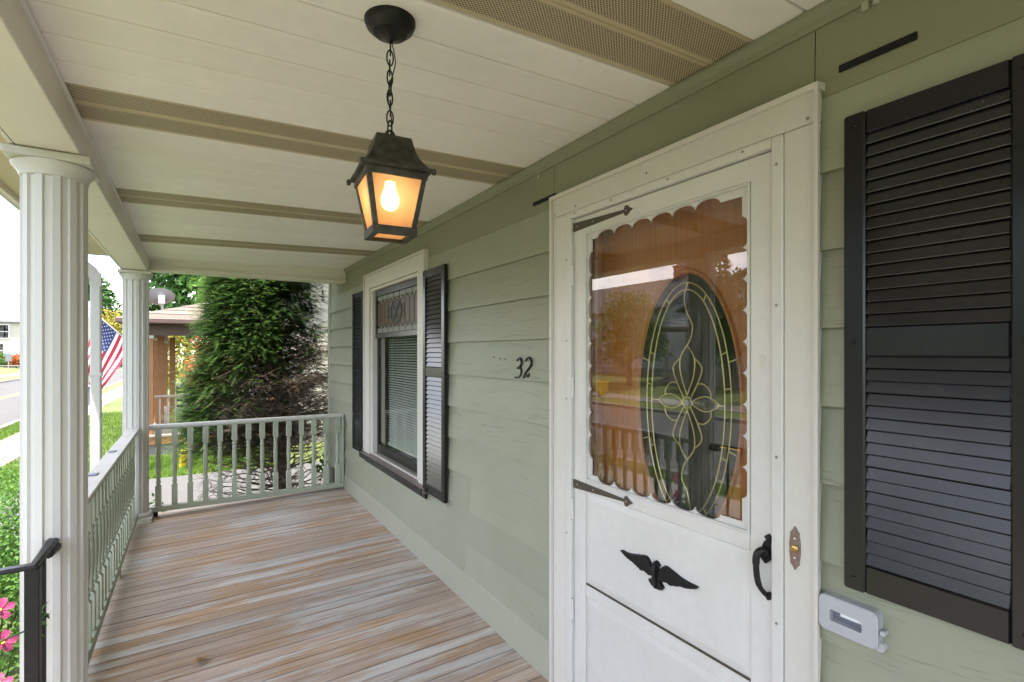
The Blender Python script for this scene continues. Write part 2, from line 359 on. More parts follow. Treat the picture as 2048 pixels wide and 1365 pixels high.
# ---------------------------------------------------------------- mesh helpers
class MB:
    def __init__(s): s.v = []; s.f = []; s.mi = []; s.cur = 0
    def face(s, idx): s.f.append(idx); s.mi.append(s.cur)
    def quadstrip(s, loops, closed=True, cap0=False, cap1=False):
        """loops: list of equal-length rings"""
        n = len(loops[0]); base = len(s.v)
        for lp in loops: s.v.extend([tuple(p) for p in lp])
        for i in range(len(loops) - 1):
            for j in range(n if closed else n - 1):
                a = base + i * n + j; b = base + i * n + (j + 1) % n
                s.face((a, b, b + n, a + n))
        if cap0: s.face(tuple(base + j for j in range(n))[::-1])
        if cap1: s.face(tuple(base + (len(loops) - 1) * n + j for j in range(n)))
        return s
    def box(s, x0, x1, y0, y1, z0, z1):
        lo = [(x0, y0), (x1, y0), (x1, y1), (x0, y1)]
        return s.quadstrip([[(x, y, z0) for x, y in lo], [(x, y, z1) for x, y in lo]], True, True, True)
    def prism(s, poly, axis, a, b):
        """extrude a 2-D polygon along an axis; poly is in the other two axes in order"""
        def P(p, t):
            if axis == 'x': return (t, p[0], p[1])
            if axis == 'y': return (p[0], t, p[1])
            return (p[0], p[1], t)
        return s.quadstrip([[P(p, a) for p in poly], [P(p, b) for p in poly]], True, True, True)
    def tube(s, pts, r, n=8, cap=True, rs=None):
        pts = [Vector(p) for p in pts]; rings = []; up = None
        for i, p in enumerate(pts):
            d = (pts[min(i + 1, len(pts) - 1)] - pts[max(i - 1, 0)]).normalized()
            if up is None:
                up = d.orthogonal().normalized()
            else:
                up = (up - d * up.dot(d)); up = up.normalized() if up.length > 1e-6 else d.orthogonal().normalized()
            sd = d.cross(up); rr = rs[i] if rs else r
            rings.append([p + (up * math.cos(2 * math.pi * k / n) + sd * math.sin(2 * math.pi * k / n)) * rr for k in range(n)])
        return s.quadstrip(rings, True, cap, cap)
    def lathe(s, prof, cx=0, cy=0, n=16, rot=0.0, cap=True):
        rings = [[(cx + r * math.cos(rot + 2 * math.pi * k / n), cy + r * math.sin(rot + 2 * math.pi * k / n), z) for k in range(n)] for r, z in prof]
        return s.quadstrip(rings, True, cap, cap)
    def build(s, name, mat, parent=None, origin=None, smooth=None, bevel=0.0, fix=True):
        po = world_loc(parent)
        o = Vector(origin) if origin is not None else po
        me = mesh_from(s, name, mat, o, smooth, bevel, fix)
        return link(name, me, parent, o - po)
LOC = {}
def world_loc(ob):
    return LOC[ob.name].copy() if ob is not None else Vector((0, 0, 0))
def mesh_from(mb, name, mat, o=Vector((0, 0, 0)), smooth=None, bevel=0.0, fix=True):
    me = bpy.data.meshes.new(name)
    me.from_pydata([(p[0] - o.x, p[1] - o.y, p[2] - o.z) for p in mb.v], [], mb.f)
    mats = mat if isinstance(mat, (list, tuple)) else [mat]
    for m in mats: me.materials.append(M[m])
    if len(mats) > 1: me.polygons.foreach_set('material_index', mb.mi)
    if fix or bevel:
        bm = bmesh.new(); bm.from_mesh(me)
        bmesh.ops.recalc_face_normals(bm, faces=bm.faces)
        if bevel:
            es = [e for e in bm.edges if len(e.link_faces) == 2 and e.calc_face_angle(0) > R(40)]
            bmesh.ops.bevel(bm, geom=es, offset=bevel, segments=1, affect='EDGES', clamp_overlap=True)
        bm.to_mesh(me); bm.free()
    if smooth is not None:
        me.polygons.foreach_set('use_smooth', [True] * len(me.polygons))
        me.set_sharp_from_angle(angle=R(smooth))
    me.update()
    return me
def link(name, me, parent, loc, rotz=0.0):
    ob = bpy.data.objects.new(name, me); col.objects.link(ob)
    ob.parent = parent; ob.location = loc; ob.rotation_euler = (0, 0, rotz)
    LOC[ob.name] = world_loc(parent) + Vector(loc)
    return ob
def empty(name, loc, label, cat, group=None):
    ob = bpy.data.objects.new(name, None); col.objects.link(ob); ob.location = loc; ob.empty_display_size = 0.1
    LOC[ob.name] = Vector(loc)
    return tag(ob, label, cat, group)
def tag(ob, label=None, cat=None, group=None, kind=None):
    if label: ob['label'] = label
    if cat: ob['category'] = cat
    if group: ob['group'] = group
    if kind: ob['kind'] = kind
    return ob
def bx(name, mat, parent, x0, x1, y0, y1, z0, z1, bevel=0.0, origin=None, smooth=None):
    return MB().box(min(x0, x1), max(x0, x1), min(y0, y1), max(y0, y1), min(z0, z1), max(z0, z1)).build(name, mat, parent, origin, smooth, bevel)
def frame_ring(mb, outer, inner, x0, x1):
    """flat ring in the YZ plane between matched loops outer / inner, from x0 (front) to x1 (back)"""
    return mb.quadstrip([[(x1, y, z) for y, z in outer], [(x0, y, z) for y, z in outer], [(x0, y, z) for y, z in inner], [(x1, y, z) for y, z in inner], [(x1, y, z) for y, z in outer]])
def rect_loop(y0, y1, z0, z1): return [(y0, z0), (y1, z0), (y1, z1), (y0, z1)]
def catmull(pts, n=8, closed=False):
    pts = [Vector(p) for p in pts]; out = []
    N = len(pts)
    for i in range(N if closed else N - 1):
        p0 = pts[(i - 1) % N] if closed or i > 0 else pts[0]
        p1 = pts[i]; p2 = pts[(i + 1) % N]
        p3 = pts[(i + 2) % N] if closed or i + 2 < N else pts[-1]
        for k in range(n):
            u = k / n
            out.append(0.5 * ((2 * p1) + (-p0 + p2) * u + (2 * p0 - 5 * p1 + 4 * p2 - p3) * u * u + (-p0 + 3 * p1 - 3 * p2 + p3) * u ** 3))
    if not closed: out.append(pts[-1])
    return out

# floor plane of the settled porch
def fz(x, y): return 0.029 - 0.0165 * (1.4 - x) - 0.0088 * (5.77 - y)
GZ = -0.75                      # ground level around the house
CEILS = 0.034                   # ceiling falls towards the street
def cz(x): return 2.403 - CEILS * (1.4 - x)
Y0, Y1 = -3.0, 5.80             # porch ends; unseen near end lengthened to keep sun out

# ================================================================= THE SETTING
def sheet(name, mat, x0, x1, y0, y1, z, nx=1, ny=1):
    mb = MB()
    for j in range(ny + 1):
        for i in range(nx + 1):
            x = x0 + (x1 - x0) * i / nx; y = y0 + (y1 - y0) * j / ny
            mb.v.append((x, y, z(x, y) if callable(z) else z))
    for j in range(ny):
        for i in range(nx):
            a = j * (nx + 1) + i; mb.face((a, a + 1, a + nx + 2, a + nx + 1))
    return tag(mb.build(name, mat), kind='structure')
def gz(x, y):                   # street hollow, lawns rising on the far side
    if x > -4.8: return GZ
    if x > -13.0: return GZ - 0.14
    return GZ - 0.10 + min((-13.0 - x) * 0.11, 1.1)
gr = MB()
xs = [-900, -300, -80, -40, -24, -20, -16, -13.02, -12.98, -4.83, -4.79, 0, 20, 80, 300, 900]
ys = [-900, -200, -60, -20, 0, 20, 60, 120, 250, 900]
for y in ys:
    for x in xs: gr.v.append((x, y, gz(x, y)))
for j in range(len(ys) - 1):
    for i in range(len(xs) - 1):
        a = j * len(xs) + i; gr.face((a, a + 1, a + len(xs) + 1, a + len(xs)))
tag(gr.build('lawn', 'lawn'), kind='structure')
sheet('road', 'asphalt', -12.7, -5.0, -120, 240, GZ - 0.132)
sheet('sidewalk', 'concrete', -4.15, -3.2, -120, 240, GZ + 0.012)
sheet('far_sidewalk', 'concrete', -15.2, -14.2, -120, 240, lambda x, y: gz(x, y) + 0.02)
sheet('driveway', 'drive', -5.2, 14, 8.35, 11.0, lambda x, y: GZ + 0.022, 1, 1)
sheet('added_walk', 'concrete', -4.2, -1.9, 0.4, 2.0, GZ + 0.018)  # unseen walk, added to cut green bounce light from the lawn
tag(MB().box(-5.02, -4.86, -120, 240, GZ - 0.3, GZ + 0.01).build('kerb', 'concrete', bevel=0.015), kind='structure')
tag(MB().box(-12.9, -12.72, -120, 240, GZ - 0.3, GZ - 0.0).build('far_kerb', 'concrete', bevel=0.015), kind='structure')
lm = MB()
for x in (-8.75, -8.47): lm.box(x, x + 0.1, -120, 240, GZ - 0.129, GZ - 0.127)
tag(lm.build('road_marking', 'yellowline'), kind='structure')

# ================================================================= THE HOUSE
house = empty('green_house', (1.4, 0, GZ), 'sage green lap sided house with white door and window trim', 'house')
HP = house
# siding boards: one object per board, cut round door and window
DOOR = (0.735, 1.84); WIN = (3.44, 4.80)
joints = [2.165 - 0.2008 * k for k in range(11)]
def board(y0, y1, z0, z1, mat='siding', name='siding_board', tilt=0.019):
    sec = [(1.399 - tilt, z0), (1.40, z1 + 0.02), (1.415, z1 + 0.02), (1.415, z0)]
    return MB().prism(sec, 'y', y0, y1).build(name, mat, HP, (1.4, y0, z0))
def cut(z0, z1, spans):
    for a, b in spans: board(a, b, z0, z1)
WY0, WY1 = Y0 - 0.4, 6.40
for k in range(10):
    z1, z0 = joints[k], joints[k + 1]
    js = 1.9 + 0.9 * ((k * 37) % 10) / 10
    if z1 > 0.57:
        spans = [(WY0, DOOR[0]), (DOOR[1], js) if js < 3.2 and k in (8, 7, 9) else (DOOR[1], WIN[0]), (WIN[1], WY1)]
        if k in (8, 7, 9) and js < 3.2: spans.insert(2, (js + 0.002, WIN[0]))
    else:
        spans = [(WY0, DOOR[0]), (DOOR[1], js + 0.6), (js + 0.602, WY1)]
    cut(z0, z1, spans)
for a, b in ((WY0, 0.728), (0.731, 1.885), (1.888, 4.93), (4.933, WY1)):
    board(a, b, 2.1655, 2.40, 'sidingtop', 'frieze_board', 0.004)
for a, b in ((WY0, DOOR[0] - 0.02), (DOOR[1] + 0.02, 3.9), (3.903, 5.9)):
    sec = [(1.376, -0.12), (1.378, joints[10] + 0.012), (1.385, joints[10] + 0.018), (1.41, joints[10] + 0.018), (1.41, -0.12)]
    MB().prism(sec, 'y', a, b).build('base_board', 'sidingplain', HP, (1.4, a, 0))
bx('corner_board', 'sidingplain', HP, 1.372, 1.45, 6.37, 6.45, -0.7, 2.5, 0.004)
# dark core behind the boards (never coplanar with them), with door and window openings
core = MB()
def corebox(y0, y1, z0, z1): core.box(1.416, 1.56, y0, y1, z0, z1)
corebox(WY0, 0.80, GZ, 2.42); corebox(1.76, 3.54, GZ, 2.42); corebox(4.70, WY1, GZ, 2.42)
corebox(0.80, 1.76, GZ, -0.05); corebox(0.80, 1.76, 2.10, 2.42); corebox(3.54, 4.70, GZ, 0.56); corebox(3.54, 4.70, 2.10, 2.42)
core.build('inner_wall', 'darkroom', HP)
up = MB(); up.box(1.42, 9.5, WY0, WY1, 2.425, 5.6); up.build('unseen_upper_wall', 'sidingplain', HP)  # unseen upper storey box, added to block light
up = MB(); up.box(1.57, 9.4, 6.25, WY1, GZ, 2.42); up.build('side_wall', 'sidingplain', HP)
up = MB(); up.prism([(0.9, 5.6), (5.4, 8.6), (10.0, 5.6)], 'y', WY0 - 0.4, WY1 + 0.3); up.build('roof', 'shinglegrey', HP)  # main roof is out of view, added as a light blocker
room = MB(); room.box(1.565, 4.6, 0.2, 2.4, -0.03, 2.45)
room.build('hallway', 'hall', HP, fix=False)
room = MB(); room.box(1.565, 4.0, 3.0, 5.3, -0.03, 2.45)
room.build('front_room', 'darkroom', HP, fix=False)
# frieze moulding under the ceiling
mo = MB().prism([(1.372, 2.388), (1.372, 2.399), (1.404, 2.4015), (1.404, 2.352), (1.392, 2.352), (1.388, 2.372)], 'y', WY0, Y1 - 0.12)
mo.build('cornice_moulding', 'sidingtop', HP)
# black slots in the frieze
for y0, y1, z in ((0.503, 0.668, 2.211), (1.872, 2.051, 2.206)):
    bx('black_slot', 'slotblack', HP, 1.3905, 1.40, y0, y1, z, z + 0.017)
# clear clips left on the frieze
for y, z in ((0.60, 2.335), (0.575, 2.338), (1.995, 2.325)):
    bx('clip', 'sidingplain', HP, 1.388, 1.40, y, y + 0.016, z, z + 0.022, 0.002)
# old screw holes beside the number
for y, z in ((2.42, 1.472), (2.348, 1.463), (2.30, 1.462)):
    bx('screw_hole', 'slotblack', HP, 1.3875, 1.40, y, y + 0.018, z, z + 0.004)

# ---- door casing
def casing(name, y0, y1, z0, z1, x0, x1, mat='trim', bevel=0.003): return bx(name, mat, HP, x0, x1, y0, y1, z0, z1, bevel)
casing('door_casing', 0.712, 0.800, -0.06, 2.100, 1.372, 1.415)
casing('door_casing', 1.766, 1.862, -0.06, 2.100, 1.372, 1.415)
casing('head_casing', 0.712, 1.862, 2.1015, 2.196, 1.371, 1.415)
MB().prism([(1.357, 2.180), (1.357, 2.196), (1.40, 2.2035), (1.40, 2.180)], 'y', 0.703, 1.872).build('drip_cap', 'trim', HP)
MB().box(1.358, 1.3705, 0.703, 0.7125, -0.06, 2.18).build('edge_bead', 'trim', HP)
MB().box(1.358, 1.3705, 1.8605, 1.872, -0.06, 2.18).build('edge_bead', 'trim', HP)
# metal frame of the storm door
casing('storm_frame', 0.8005, 0.834, -0.05, 2.099, 1.368, 1.41, 'storm', 0.003)
casing('storm_frame', 1.731, 1.7655, -0.05, 2.099, 1.368, 1.41, 'storm', 0.003)
casing('storm_frame', 0.8345, 1.7305, 2.072, 2.0995, 1.3665, 1.41, 'storm', 0.003)
bx('door_seal', 'blackvinyl', HP, 1.392, 1.41, 0.8345, 0.8375, -0.02, 2.07)
bx('threshold', 'strapbrown', HP, 1.34, 1.46, 0.80, 1.766, -0.05, 0.012, 0.004)
scr = MB().lathe([(0.0045, 0), (0.004, 0.0015), (0.0018, 0.0022)], n=8)
scr_me = mesh_from(scr, 'screw', 'lead', smooth=40)
def screw(parent, x, y, z):
    s_ = link('screw', scr_me, parent, Vector((x, y, z)) - world_loc(parent)); s_.rotation_euler = (0, R(-90), 0); return s_
for z in (0.25, 0.75, 1.21, 1.63, 2.02): screw(HP, 1.3675, 0.818, z)
for z in (0.72, 1.3, 1.55, 1.9): screw(HP, 1.3675, 1.757, z)
for y in (0.92, 1.2, 1.48, 1.70): screw(HP, 1.3660, y, 2.088)
for y, z in ((0.735, 2.115), (1.845, 2.115), (1.7, 2.12), (1.30, 2.14)): screw(HP, 1.3705, y, z)

# ---- storm door
sd = MB()
frame_ring(sd, rect_loop(0.838, 1.7285, 0.004, 2.069), rect_loop(0.908, 1.655, 0.10, 1.999), 1.385, 1.42)
storm = sd.build('storm_door', 'storm', HP, (1.4, 1.7285, 0.0), None, 0.003)
bx('middle_rail', 'storm', storm, 1.3865, 1.419, 0.909, 1.654, 0.915, 0.966, 0.003)
bx('lower_rail', 'storm', storm, 1.3865, 1.419, 0.909, 1.654, 0.485, 0.530, 0.003)
kp = MB()
def raised(mb, y0, y1, z0, z1, x, d=0.006, w=0.028):
    o = rect_loop(y0, y1, z0, z1); i = rect_loop(y0 + w, y1 - w, z0 + w, z1 - w)
    mb.quadstrip([[(x + d, y, z) for y, z in o], [(x, y, z) for y, z in i]], True, False, True)
raised(kp, 0.909, 1.654, 0.538, 0.914, 1.3875); kp.build('kick_panel', 'storm', storm)
kp = MB(); raised(kp, 0.909, 1.654, 0.101, 0.484, 1.3885); kp.build('kick_panel', 'storm', storm)
bx('panel_gap', 'strapbrown', storm, 1.3900, 1.4005, 0.909, 1.654, 0.5305, 0.5375)
bx('panel_gap', 'strapbrown', storm, 1.4050, 1.4085, 0.9085, 1.6545, 0.9145, 0.916)
# scalloped insert
def scallop():
    yl, yr, zb, zt = 1.620, 0.938, 0.994, 1.966
    inner = []; outer = []
    oy0, oy1, oz0, oz1 = 0.9095, 1.6535, 0.967, 1.998
    def side(p0, p1, nl, s0, s1, nrm, om):
        L = math.hypot(p1[0] - p0[0], p1[1] - p0[1]); d = ((p1[0] - p0[0]) / L, (p1[1] - p0[1]) / L)
        pts = [p0]
        for k in range(nl):
            a = s0 + (L - s0 - s1) * k / nl; b = s0 + (L - s0 - s1) * (k + 1) / nl
            for q in range(0, 13):
                th = 0.5 - 0.5 * math.cos(math.pi * q / 12); ln = a + (b - a) * th; dp = 0.0225 * math.sqrt(max(0.0, 1 - (2 * th - 1) ** 2))
                pts.append((p0[0] + d[0] * ln + nrm[0] * dp, p0[1] + d[1] * ln + nrm[1] * dp))
        for p in pts:
            inner.append(p); outer.append(om(p))
    side((yl, zb), (yr, zb), 6, 0.035, 0.075, (0, -1), lambda p: (p[0], oz0))
    inner.append((yr, zb)); outer.append((oy0, oz0))
    side((yr, zb), (yr, zt), 9, 0.07, 0.06, (-1, 0), lambda p: (oy0, p[1]))
    inner.append((yr, zt)); outer.append((oy0, oz1))
    side((yr, zt), (yl, zt), 6, 0.075, 0.035, (0, 1), lambda p: (p[0], oz1))
    inner.append((yl, zt)); outer.append((oy1, oz1))
    side((yl, zt), (yl, zb), 9, 0.05, 0.07, (1, 0), lambda p: (oy1, p[1]))
    inner.append((yl, zb)); outer.append((oy1, oz0))
    return outer, inner
so, si = scallop()
frame_ring(MB(), so, si, 1.391, 1.397)
mb = MB(); frame_ring(mb, so, si, 1.391, 1.397); mb.build('scalloped_trim', 'storm', storm)
for (ya, za, yb, zb_) in ((1.652, 1.997, 1.622, 1.968), (0.911, 1.997, 0.930, 1.968), (0.911, 0.968, 0.930, 0.988), (1.652, 0.968, 1.622, 0.988)):
    dx_ = Vector((0, yb - ya, zb_ - za)).normalized(); px = Vector((0, -dx_.z, dx_.y)) * 0.0007
    a = Vector((1.3903, ya, za)); b = Vector((1.3903, yb, zb_)); m_ = MB()
    m_.quadstrip([[a + px, a - px], [b - px * -1 * -1, b + px]], False) if False else m_.quadstrip([[a + px, b + px], [a - px, b - px]], False)
    m_.build('mitre_joint', 'lead', storm)
bd = MB(); frame_ring(bd, rect_loop(0.9085, 1.6545, 0.9665, 1.9985), rect_loop(0.916, 1.646, 0.974, 1.991), 1.3805, 1.3908)
bd.build('glazing_bead', 'storm', storm, None, None, 0.0015)
bx('glass_pane', 'stormglass', storm, 1.3995, 1.4025, 0.9095, 1.6535, 0.967, 1.998)
bx('retainer', 'lead', storm, 1.4005, 1.4045, 1.598, 1.600, 0.97, 1.995)
# strap hinges
def strap(zc, slope):
    L = []
    m_ = MB()
    pts = [(1.7275, zc + 0.019), (1.425, zc + 0.006), (1.420, zc + 0.018), (1.412, zc + 0.0205), (1.403, zc + 0.014), (1.395, zc + 0.006), (1.378, zc + 0.001),
           (1.395, zc - 0.007), (1.403, zc - 0.014), (1.412, zc - 0.020), (1.420, zc - 0.017), (1.425, zc - 0.005), (1.7275, zc - 0.019)]
    m_.prism(pts, 'x', 1.3805, 1.3852); o = m_.build('strap_hinge', 'strapbrown', storm, None, None, 0.0008)
    for y in (1.70, 1.60, 1.412): screw(storm, 1.3803, y, zc)
strap(2.034, 0); strap(0.9385, 0)
# hinge knuckles on the left edge
for z in (1.83, 1.35, 0.83, 0.40):
    m_ = MB(); m_.tube([(1.378, 1.7295, z - 0.045), (1.378, 1.7295, z + 0.045)], 0.0055, 8); m_.build('hinge', 'storm', storm, None, 40)
    bx('hinge_gap', 'strapbrown', storm, 1.3715, 1.374, 1.727, 1.742, z + 0.0455, z + 0.0475)
    bx('hinge_gap', 'strapbrown', storm, 1.3715, 1.374, 1.727, 1.742, z - 0.0475, z - 0.0455)
# pull handle
hd = MB()
hd.prism([(0.860, 0.962), (0.852, 0.970), (0.860, 0.976), (0.848, 0.987), (0.836, 0.976), (0.843, 0.968), (0.834, 0.960), (0.832, 0.940), (0.838, 0.918), (0.856, 0.900), (0.872, 0.916), (0.870, 0.936)], 'x', 1.373, 1.3850)
hb = hd.build('handle_plate', 'blackiron', storm, None, None, 0.002)
hd = MB()
hd.tube(catmull([(1.376, 0.852, 0.938), (1.362, 0.857, 0.940), (1.351, 0.864, 0.932), (1.348, 0.866, 0.905), (1.351, 0.864, 0.862), (1.358, 0.859, 0.835), (1.374, 0.851, 0.813)], 5), 0.009, 10,
        rs=[0.0105] * 8 + [0.010] * 8 + [0.0085] * 8 + [0.007] * 6 + [0.006])
hd.build('pull_handle', 'blackiron', storm, None, 50)
MB().prism([(0.856, 0.818), (0.845, 0.824), (0.837, 0.815), (0.842, 0.803), (0.850, 0.797), (0.857, 0.806)], 'x', 1.3755, 1.3850).build('handle_foot', 'blackiron', storm, None, None, 0.002)
m_ = MB(); m_.tube([(1.360, 0.851, 0.938), (1.374, 0.851, 0.938)], 0.012, 12); m_.build('thumb_button', 'blackiron', storm, None, 40, 0.0)
# worn sticker patch on the right stile
m_ = MB(); m_.prism([(0.862, 1.492), (0.874, 1.497), (0.880, 1.486), (0.876, 1.470), (0.883, 1.462), (0.872, 1.452), (0.862, 1.458), (0.866, 1.468), (0.858, 1.478)], 'x', 1.3842, 1.3852)
m_.build('sticker_residue', 'trim', storm)

# ---- oak door with leaded oval glass
OY, OZ, OA, OB = 1.240, 1.319, 0.2255, 0.470
N = 64
ell = lambda a, b: [(OY + a * math.cos(2 * math.pi * k / N), OZ + b * math.sin(2 * math.pi * k / N)) for k in range(N)]
def rect_match(y0, y1, z0, z1, e):
    out = []
    for y, z in e:
        dy, dz = y - OY, z - OZ
        ty = ((y1 - OY) / dy if dy > 0 else (y0 - OY) / dy) if abs(dy) > 1e-9 else 1e9
        tz = ((z1 - OZ) / dz if dz > 0 else (z0 - OZ) / dz) if abs(dz) > 1e-9 else 1e9
        t_ = min(ty, tz); out.append((OY + dy * t_, OZ + dz * t_))
    return out
e1 = ell(OA + 0.004, OB + 0.004)
rm = rect_match(0.86, 1.70, 0.02, 2.055, e1)
# snap nearest loop points on the rectangle corners
for cy_, cz_ in ((0.86, 0.02), (1.70, 0.02), (1.70, 2.055), (0.86, 2.055)):
    j = min(range(N), key=lambda k: (rm[k][0] - cy_) ** 2 + (rm[k][1] - cz_) ** 2); rm[j] = (cy_, cz_)
dm = MB(); frame_ring(dm, rm, e1, 1.502, 1.545)
oak = dm.build('oak_door', 'oak', HP, (1.52, 1.70, 0.0))
m_ = MB(); rings = []
for k in range(9):
    th = math.pi * k / 8
    rings.append([(1.504 - 0.013 * math.sin(th), y, z) for y, z in ell(OA + 0.012 - 0.022 * (1 - k / 8) + 0.004, OB + 0.012 - 0.022 * (1 - k / 8) + 0.004)])
m_.quadstrip(rings); m_.build('oval_moulding', 'oak', oak, None, 60)
def disc(mb, e, x): mb.v.extend([(x, y, z) for y, z in e]); mb.face(tuple(range(len(mb.v) - len(e), len(mb.v))))
m_ = MB(); disc(m_, ell(OA, OB), 1.510); m_.build('oval_glass', 'ovalglass', oak, fix=False)
def came(pts, r=0.0026, closed=False, n=6):
    p3 = [(1.5065, y, z) for y, z in pts]
    c_ = catmull(p3, 6, closed)
    if closed: c_.append(c_[0])
    m_ = MB(); m_.tube(c_, r, 5); m_.build('came', 'came', oak, None, 60)
def ellp(a, b, cnt=40, t0=0, t1=2 * math.pi): return [(OY + a * math.cos(t0 + (t1 - t0) * k / cnt), OZ + b * math.sin(t0 + (t1 - t0) * k / cnt)) for k in range(cnt)]
came(ellp(0.186, 0.432), closed=True); came(ellp(0.161, 0.407), closed=True)
for th in (25, 62, 155, 118, 205, 242, 335, 298, 8, 172):
    t_ = R(th); came([(OY + 0.161 * math.cos(t_), OZ + 0.407 * math.sin(t_)), (OY + 0.186 * math.cos(t_), OZ + 0.432 * math.sin(t_))])
for th in (20, 160, 200, 340):
    t_ = R(th); came([(OY + 0.186 * math.cos(t_), OZ + 0.432 * math.sin(t_)), (OY + 0.222 * math.cos(t_), OZ + 0.465 * math.sin(t_))])
FY = 1.2335
def mir(pts): return [(2 * FY - y, z) for y, z in pts]
def flip(pts): return [(y, 2 * OZ - z) for y, z in pts]
wav = [(1.230, 1.751), (1.246, 1.703), (1.236, 1.647), (1.210, 1.596), (1.218, 1.55), (FY, 1.525)]
came(wav); came([(2 * FY - y, 2 * OZ - z) for y, z in wav])
pet = [(FY, 1.345), (1.262, 1.420), (1.264, 1.480), (FY, 1.525)]
opet = [(1.247, 1.332), (1.284, 1.400), (1.296, 1.446), (1.264, 1.480)]
lobe = [(1.278, 1.388), (1.306, 1.388), (1.331, 1.366), (1.334, 1.340)]
for pp in (pet, opet, lobe):
    for fn in (lambda q: q, mir, flip, lambda q: mir(flip(q))): came(fn(pp))
spet = [(1.256, 1.319), (1.31, 1.346), (1.364, 1.320), (1.31, 1.293)]
for fn in (lambda q: q, mir): came(fn(spet), closed=True)
came([(FY + 0.02 * math.cos(k * R(45)), OZ + 0.02 * math.sin(k * R(45))) for k in range(8)], closed=True)
came([(1.364, OZ), (1.396, OZ)]); came([(1.103, OZ), (1.078, OZ)])
for pts in (catmull([(0, *p) for p in spet], 6, True), catmull([(0, *p) for p in mir(spet)], 6, True), [(0, FY + 0.018 * math.cos(k * R(30)), OZ + 0.018 * math.sin(k * R(30))) for k in range(12)]):
    m_ = MB(); yc = sum(p[1] for p in pts) / len(pts); zc_ = sum(p[2] for p in pts) / len(pts)
    m_.quadstrip([[(1.508, p[1], p[2]) for p in pts], [(1.5035, yc + (p[1] - yc) * 0.72, zc_ + (p[2] - zc_) * 0.72) for p in pts]], True, False, True)
    m_.build('bevelled_glass', 'bevelglass', oak)
# oak jambs between the two doors
bx('oak_jamb', 'oak', HP, 1.421, 1.565, 0.80, 0.859, 0.0, 2.08); bx('oak_jamb', 'oak', HP, 1.421, 1.565, 1.701, 1.76, 0.0, 2.08)
bx('oak_jamb', 'oak', HP, 1.421, 1.565, 0.86, 1.70, 2.056, 2.085)
bx('oak_stop', 'oak', HP, 1.46, 1.50, 0.8595, 0.89, 0.0, 2.0555, 0.003); bx('oak_stop', 'oak', HP, 1.46, 1.50, 1.675, 1.7005, 0.0, 2.0555, 0.003)

# ---- window
wo = MB(); frame_ring(wo, rect_loop(3.375, 4.862, 0.556, 2.215), rect_loop(3.505, 4.72, 0.560, 2.088), 1.372, 1.412)
win = wo.build('window', 'trim', HP, (1.4, 4.1, 0.56), None, 0.004)
MB().prism([(1.358, 2.205), (1.358, 2.221), (1.40, 2.229), (1.40, 2.205)], 'y', 3.362, 4.875).build('drip_cap', 'trim', win)
for a, b in ((3.362, 3.375), (4.862, 4.875)): bx('edge_bead', 'trim', win, 1.358, 1.41, a, b, 0.565, 2.204, 0.002)
wo = MB(); frame_ring(wo, rect_loop(3.506, 4.719, 0.562, 2.087), rect_loop(3.56, 4.672, 0.575, 2.062), 1.388, 1.45); wo.build('jamb', 'trim', win, None, None, 0.002)
wo = MB(); frame_ring(wo, rect_loop(3.561, 4.671, 0.585, 2.061), rect_loop(3.600, 4.632, 0.66, 2.00), 1.432, 1.465); wo.build('sash', 'blackvinyl', win, None, None, 0.003)
bx('glass_pane', 'windowglass', win, 1.448, 1.452, 3.601, 4.631, 0.661, 1.999)
bx('side_panel', 'greywood', win, 1.455, 1.458, 4.52, 4.631, 0.68, 1.64)
# sill
MB().prism([(1.335, 0.517), (1.335, 0.552), (1.372, 0.562), (1.44, 0.583), (1.44, 0.52)], 'y', 3.33, 4.90).build('sill', 'sillbrown', win, None, None, 0.003)
bx('sill_nosing', 'blackvinyl', win, 1.328, 1.3345, 3.33, 4.90, 0.512, 0.556, 0.002)
bx('sill_apron', 'blackvinyl', win, 1.374, 1.395, 3.37, 4.87, 0.470, 0.516, 0.003)
bx('sill_groove', 'slotblack', win, 1.390, 1.398, 3.507, 4.718, 0.5695, 0.5725)
# mini blind
slat_me = mesh_from(MB().quadstrip([[(0.0, 0, 0.0), (0.0, 0.86, 0.0)], [(0.009, 0, 0.0068), (0.009, 0.86, 0.0068)], [(0.019, 0, 0.0105), (0.019, 0.86, 0.0105)]], False), 'blind_slat', 'blind', fix=False)
for k in range(44):
    link('blind_slat', slat_me, win, Vector((1.475, 3.62, 0.70 + k * 0.0215)) - world_loc(win))
bx('blind_rail', 'blind', win, 1.47, 1.50, 3.62, 4.48, 0.672, 0.692, 0.003)
for y in (3.75, 4.05, 4.35): MB().tube([(1.472, y, 0.68), (1.472, y, 1.66)], 0.0012, 4).build('blind_cord', 'blind', win)
